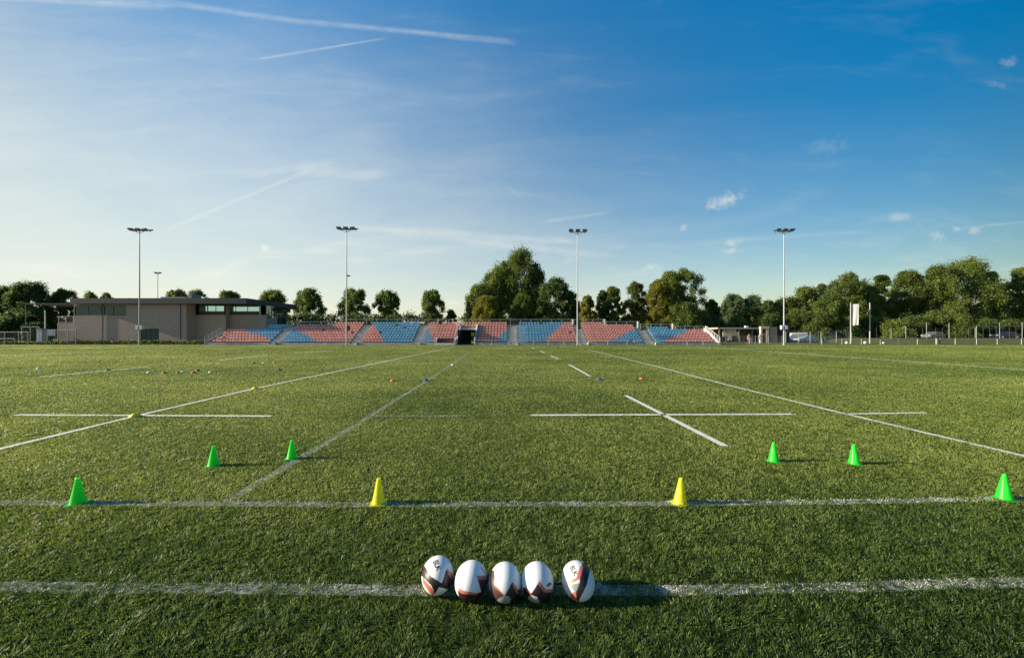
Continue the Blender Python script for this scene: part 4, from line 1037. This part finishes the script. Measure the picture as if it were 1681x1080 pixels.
q = MB(); q.box(X_(1224, Y + 3), X_(1228.5, Y + 3), Y + 3, Y + 3.5, 3.053, Z_(535, Y + 3)); PB(q, 'chimney', M_white, pv)
q = MB(); q.box(X_(1217, Y), X_(1222, Y), Y + 1.9, Y + 1.995, .9, 2.2); PB(q, 'window', M_win, pv)
# gabled porch with dark openings
Y = 78; gp = empty('porch', (X_(1256, Y), Y, 0)); tag(gp, 'small cream and pink porch with dark openings beside the container', 'porch')
zt = Z_(536, Y); xa_, xb_ = X_(1249, Y), X_(1262.5, Y); q = MB(); q.box(xa_, xa_ + .3, Y, Y + .45, 0, zt - .45); q.box(xb_ - .5, xb_, Y, Y + .45, 0, zt - .45); q.box(xa_ - .05, xb_ + .05, Y - .05, Y + .5, zt - .447, zt)
PB(q, 'frame', M_cream, gp)
q = MB(); q.box(xa_ + .1, xb_ - .1, Y + .453, Y + .55, .0, zt - .45); PB(q, 'back_wall', M_brown, gp)
q = MB(); q.box(xa_ + .303, xb_ - .503, Y + .15, Y + .25, zt * .42, zt * .58); PB(q, 'crossbeam', M_pink, gp)
# container
Y = 76; ct = empty('shipping_container', (X_(1273, Y), Y, 0)); tag(ct, 'dark navy shipping container behind the rightmost mast', 'container')
xa_, xb_ = X_(1275, Y), X_(1296, Y); q = MB(); zt = Z_(536.5, Y); q.box(xa_, xb_, Y + .05, Y + 2.4, .1, zt)
n = 14
for k in range(n): xx = xa_ + .1 + (xb_ - xa_ - .2) * k / n; q.box(xx, xx + .12, Y, Y + .047, .25, zt - .15)
PB(q, 'corrugated_body', M_navy, ct)
q = MB(); q.box(xa_ - .03, xa_ + .12, Y - .03, Y + .1, 0, zt + .03); q.box(xb_ - .12, xb_ + .03, Y - .03, Y + .1, 0, zt + .03); PB(q, 'corner_post', M_lamp, ct)
# vehicles (side on)
def vehicle(name, px, Y, L, Hh, prof, col, label, cat, glassprof, rz=0, z=0):
    root = empty(name, (X_(px, Y), Y, z), R(rz)); tag(root, label, cat, None)
    q = MB(); n = len(prof); W = .86
    # body with tumblehome: three slices
    for s0, s1, k0, k1 in ((-W, -W * .82, .93, 1), (-W * .82, W * .82, 1, 1), (W * .82, W, 1, .93)):
        a = [(x * k0, s0, .28 + (zz - .28) * k0) for x, zz in prof]; b = [(x * k1, s1, .28 + (zz - .28) * k1) for x, zz in prof]
        fs = [(i, (i + 1) % n, n + (i + 1) % n, n + i) for i in range(n)]
        if s0 == -W: fs.append(tuple(range(n))[::-1])
        if s1 == W: fs.append(tuple(range(n, 2 * n)))
        q.add(a + b, fs)
    q.build('body', col, root, smooth=True)
    for s_ in (-1, 1):
        for gpf in glassprof:
            b = MB(); y_ = s_ * (W * .97); n2 = len(gpf); b.add([(x, y_ - .02 * 0, zz) for x, zz in gpf] + [(x, y_ + s_ * .02, zz) for x, zz in gpf], [tuple(range(n2)), tuple(range(2 * n2 - 1, n2 - 1, -1))] + [(i, n2 + i, n2 + (i + 1) % n2, (i + 1) % n2) for i in range(n2)])
            b.build('side_window', M_win, root)
        for wx in (-L * .31, L * .31):
            wl = MB(); wl.tube((wx, s_ * .70, .32), (wx, s_ * .89, .32), .32, n=20); wo = wl.build('wheel', mat('tyre_rubber', (.02, .02, .02), .8), root)
            wl = MB(); wl.tube((wx, s_ * .88, .32), (wx, s_ * .905, .32), .19, n=14); wl.build('rim', M_galv, wo)
    for s_ in (-.6, .6):
        b = MB(); b.box(-L / 2 * .995, -L / 2 * .93, s_ - .16, s_ + .16, .60, .76); b.build('headlight', M_glass, root)
    return root
M_vw = mat('white_vehicle_paint', (.66, .66, .64), .25, coat=.5); M_vb = mat('light_blue_grey_paint', (.22, .30, .38), .25, coat=.5); M_vd = mat('dark_blue_paint', (.012, .018, .05), .25, coat=.5); M_vs = mat('silver_paint', (.22, .22, .22), .3, .5, coat=.4)
carp = [(-2.1, .28), (-2.15, .62), (-2.0, .80), (-1.1, .92), (-.45, 1.38), (.9, 1.42), (1.65, 1.05), (2.1, .95), (2.15, .5), (2.1, .28)]
carg = [[(-.95, .93), (-.4, 1.33), (.1, 1.35), (.1, .93)], [(.17, .93), (.17, 1.35), (.85, 1.36), (1.45, 1.02), (1.3, .93)]]
vanp = [(-2.4, .28), (-2.45, .75), (-2.2, 1.05), (-1.65, 1.2), (-1.05, 1.92), (2.35, 1.98), (2.42, .4), (2.4, .28)]
vang = [[(-1.5, 1.22), (-1.0, 1.8), (-.45, 1.82), (-.45, 1.22)]]
vehicle('van', 1304, 84, 4.8, 2, vanp, M_vw, 'white van parked behind the fence right of the dark container', 'van', vang)
vehicle('parked_car', 1323, 81, 4.3, 1.4, carp, M_vb, 'light blue grey car parked beside the white van', 'car', carg)
vehicle('parked_car', 1366, 84, 4.3, 1.4, carp, mat('dark_green_paint', (.02, .04, .03), .3), 'dark green car parked behind the mesh fence', 'car', carg)
vehicle('parked_car', 1532, 80, 4.3, 1.4, carp, M_vs, 'silver car parked under the trees beyond the grass bank', 'car', carg, rz=12, z=.8)
vehicle('parked_car', 1650, 80, 4.3, 1.4, carp, M_vd, 'dark blue car parked in shade at the far right', 'car', carg, rz=-5, z=.8)

# ------------------------------------------------------------------ people standing by the rail
M_skin = mat('skin', (.48, .30, .22), .6); M_hair = mat('dark_hair', (.03, .02, .015), .8)
def person(px, Y, H, top_m, leg_m, label, rz, arm=0.0, hair_m=None):
    root = empty('person', (X_(px, Y), Y, 0), R(rz)); tag(root, label, 'person')
    s = H / 1.8
    def skinned(name, pts, edges, rad, m, sub=2):
        me = bpy.data.meshes.new(name); me.from_pydata([tuple(c * s for c in p) for p in pts], edges, []); me.materials.append(m)
        o = bpy.data.objects.new(name, me); COL.objects.link(o); o.parent = root
        sk = o.modifiers.new('skin', 'SKIN'); o.modifiers.new('sub', 'SUBSURF').levels = 1; o.modifiers['sub'].render_levels = sub
        for v_, r_ in zip(me.skin_vertices[0].data, rad): v_.radius = (r_[0] * s, r_[1] * s)
        me.skin_vertices[0].data[0].use_root = True
        for p in me.polygons: p.use_smooth = True
        return o
    body = [(0, 0, .95), (0, 0, 1.15), (0, 0, 1.38), (0, 0, 1.50), (0, -.01, 1.60), (0, -.01, 1.72),
            (.19, 0, 1.42), (.27, .01, 1.15), (.25 + arm, -.06, .90), (.25 + arm, -.09, .80), (-.19, 0, 1.42), (-.27, .01, 1.15), (-.25, -.06, .90), (-.25, -.09, .80),
            (.10, 0, .88), (.12, -.01, .50), (.13, .02, .10), (.13, -.12, .04), (-.10, 0, .88), (-.12, -.01, .50), (-.13, .02, .10), (-.13, -.12, .04)]
    ed = [(0, 1), (1, 2), (2, 3), (3, 4), (4, 5), (2, 6), (6, 7), (7, 8), (8, 9), (2, 10), (10, 11), (11, 12), (12, 13), (0, 14), (14, 15), (15, 16), (16, 17), (0, 18), (18, 19), (19, 20), (20, 21)]
    rd = [(.14, .10), (.13, .10), (.15, .10), (.06, .06), (.075, .09), (.07, .085), (.06, .06), (.045, .045), (.032, .032), (.035, .02), (.06, .06), (.045, .045), (.032, .032), (.035, .02),
          (.088, .088), (.06, .06), (.042, .042), (.04, .03), (.088, .088), (.06, .06), (.042, .042), (.04, .03)]
    skinned('body', body, ed, rd, M_skin)
    shirt = [(0, 0, .93), (0, 0, 1.15), (0, 0, 1.38), (0, 0, 1.47), (.19, 0, 1.42), (.25, .008, 1.22), (-.19, 0, 1.42), (-.25, .008, 1.22)]
    skinned('shirt', shirt, [(0, 1), (1, 2), (2, 3), (2, 4), (4, 5), (2, 6), (6, 7)], [(.165, .125), (.155, .12), (.175, .125), (.08, .08), (.08, .08), (.07, .07), (.08, .08), (.07, .07)], top_m)
    tr_ = [(0, 0, .95), (.10, 0, .86), (.12, -.01, .50), (.13, .01, .12), (-.10, 0, .86), (-.12, -.01, .50), (-.13, .01, .12)]
    skinned('trousers', tr_, [(0, 1), (1, 2), (2, 3), (0, 4), (4, 5), (5, 6)], [(.16, .12), (.105, .105), (.08, .08), (.062, .062), (.105, .105), (.08, .08), (.062, .062)], leg_m)
    skinned('hair', [(0, .02, 1.70), (0, .015, 1.77)], [(0, 1)], [(.085, .095), (.07, .08)], hair_m or M_hair)
    return root
person(1248, 68.5, 1.82, M_white, mat('white_trousers', (.72, .71, .68), .8), 'person in white shirt and white trousers standing by the porch', 5)
person(1229.5, 69, 1.78, mat('dusty_red_shirt', (.42, .17, .15), .8), mat('light_grey_trousers', (.48, .47, .45), .8), 'person in dusty red top and light trousers before the pavilion', -12, .03)
print('script done')
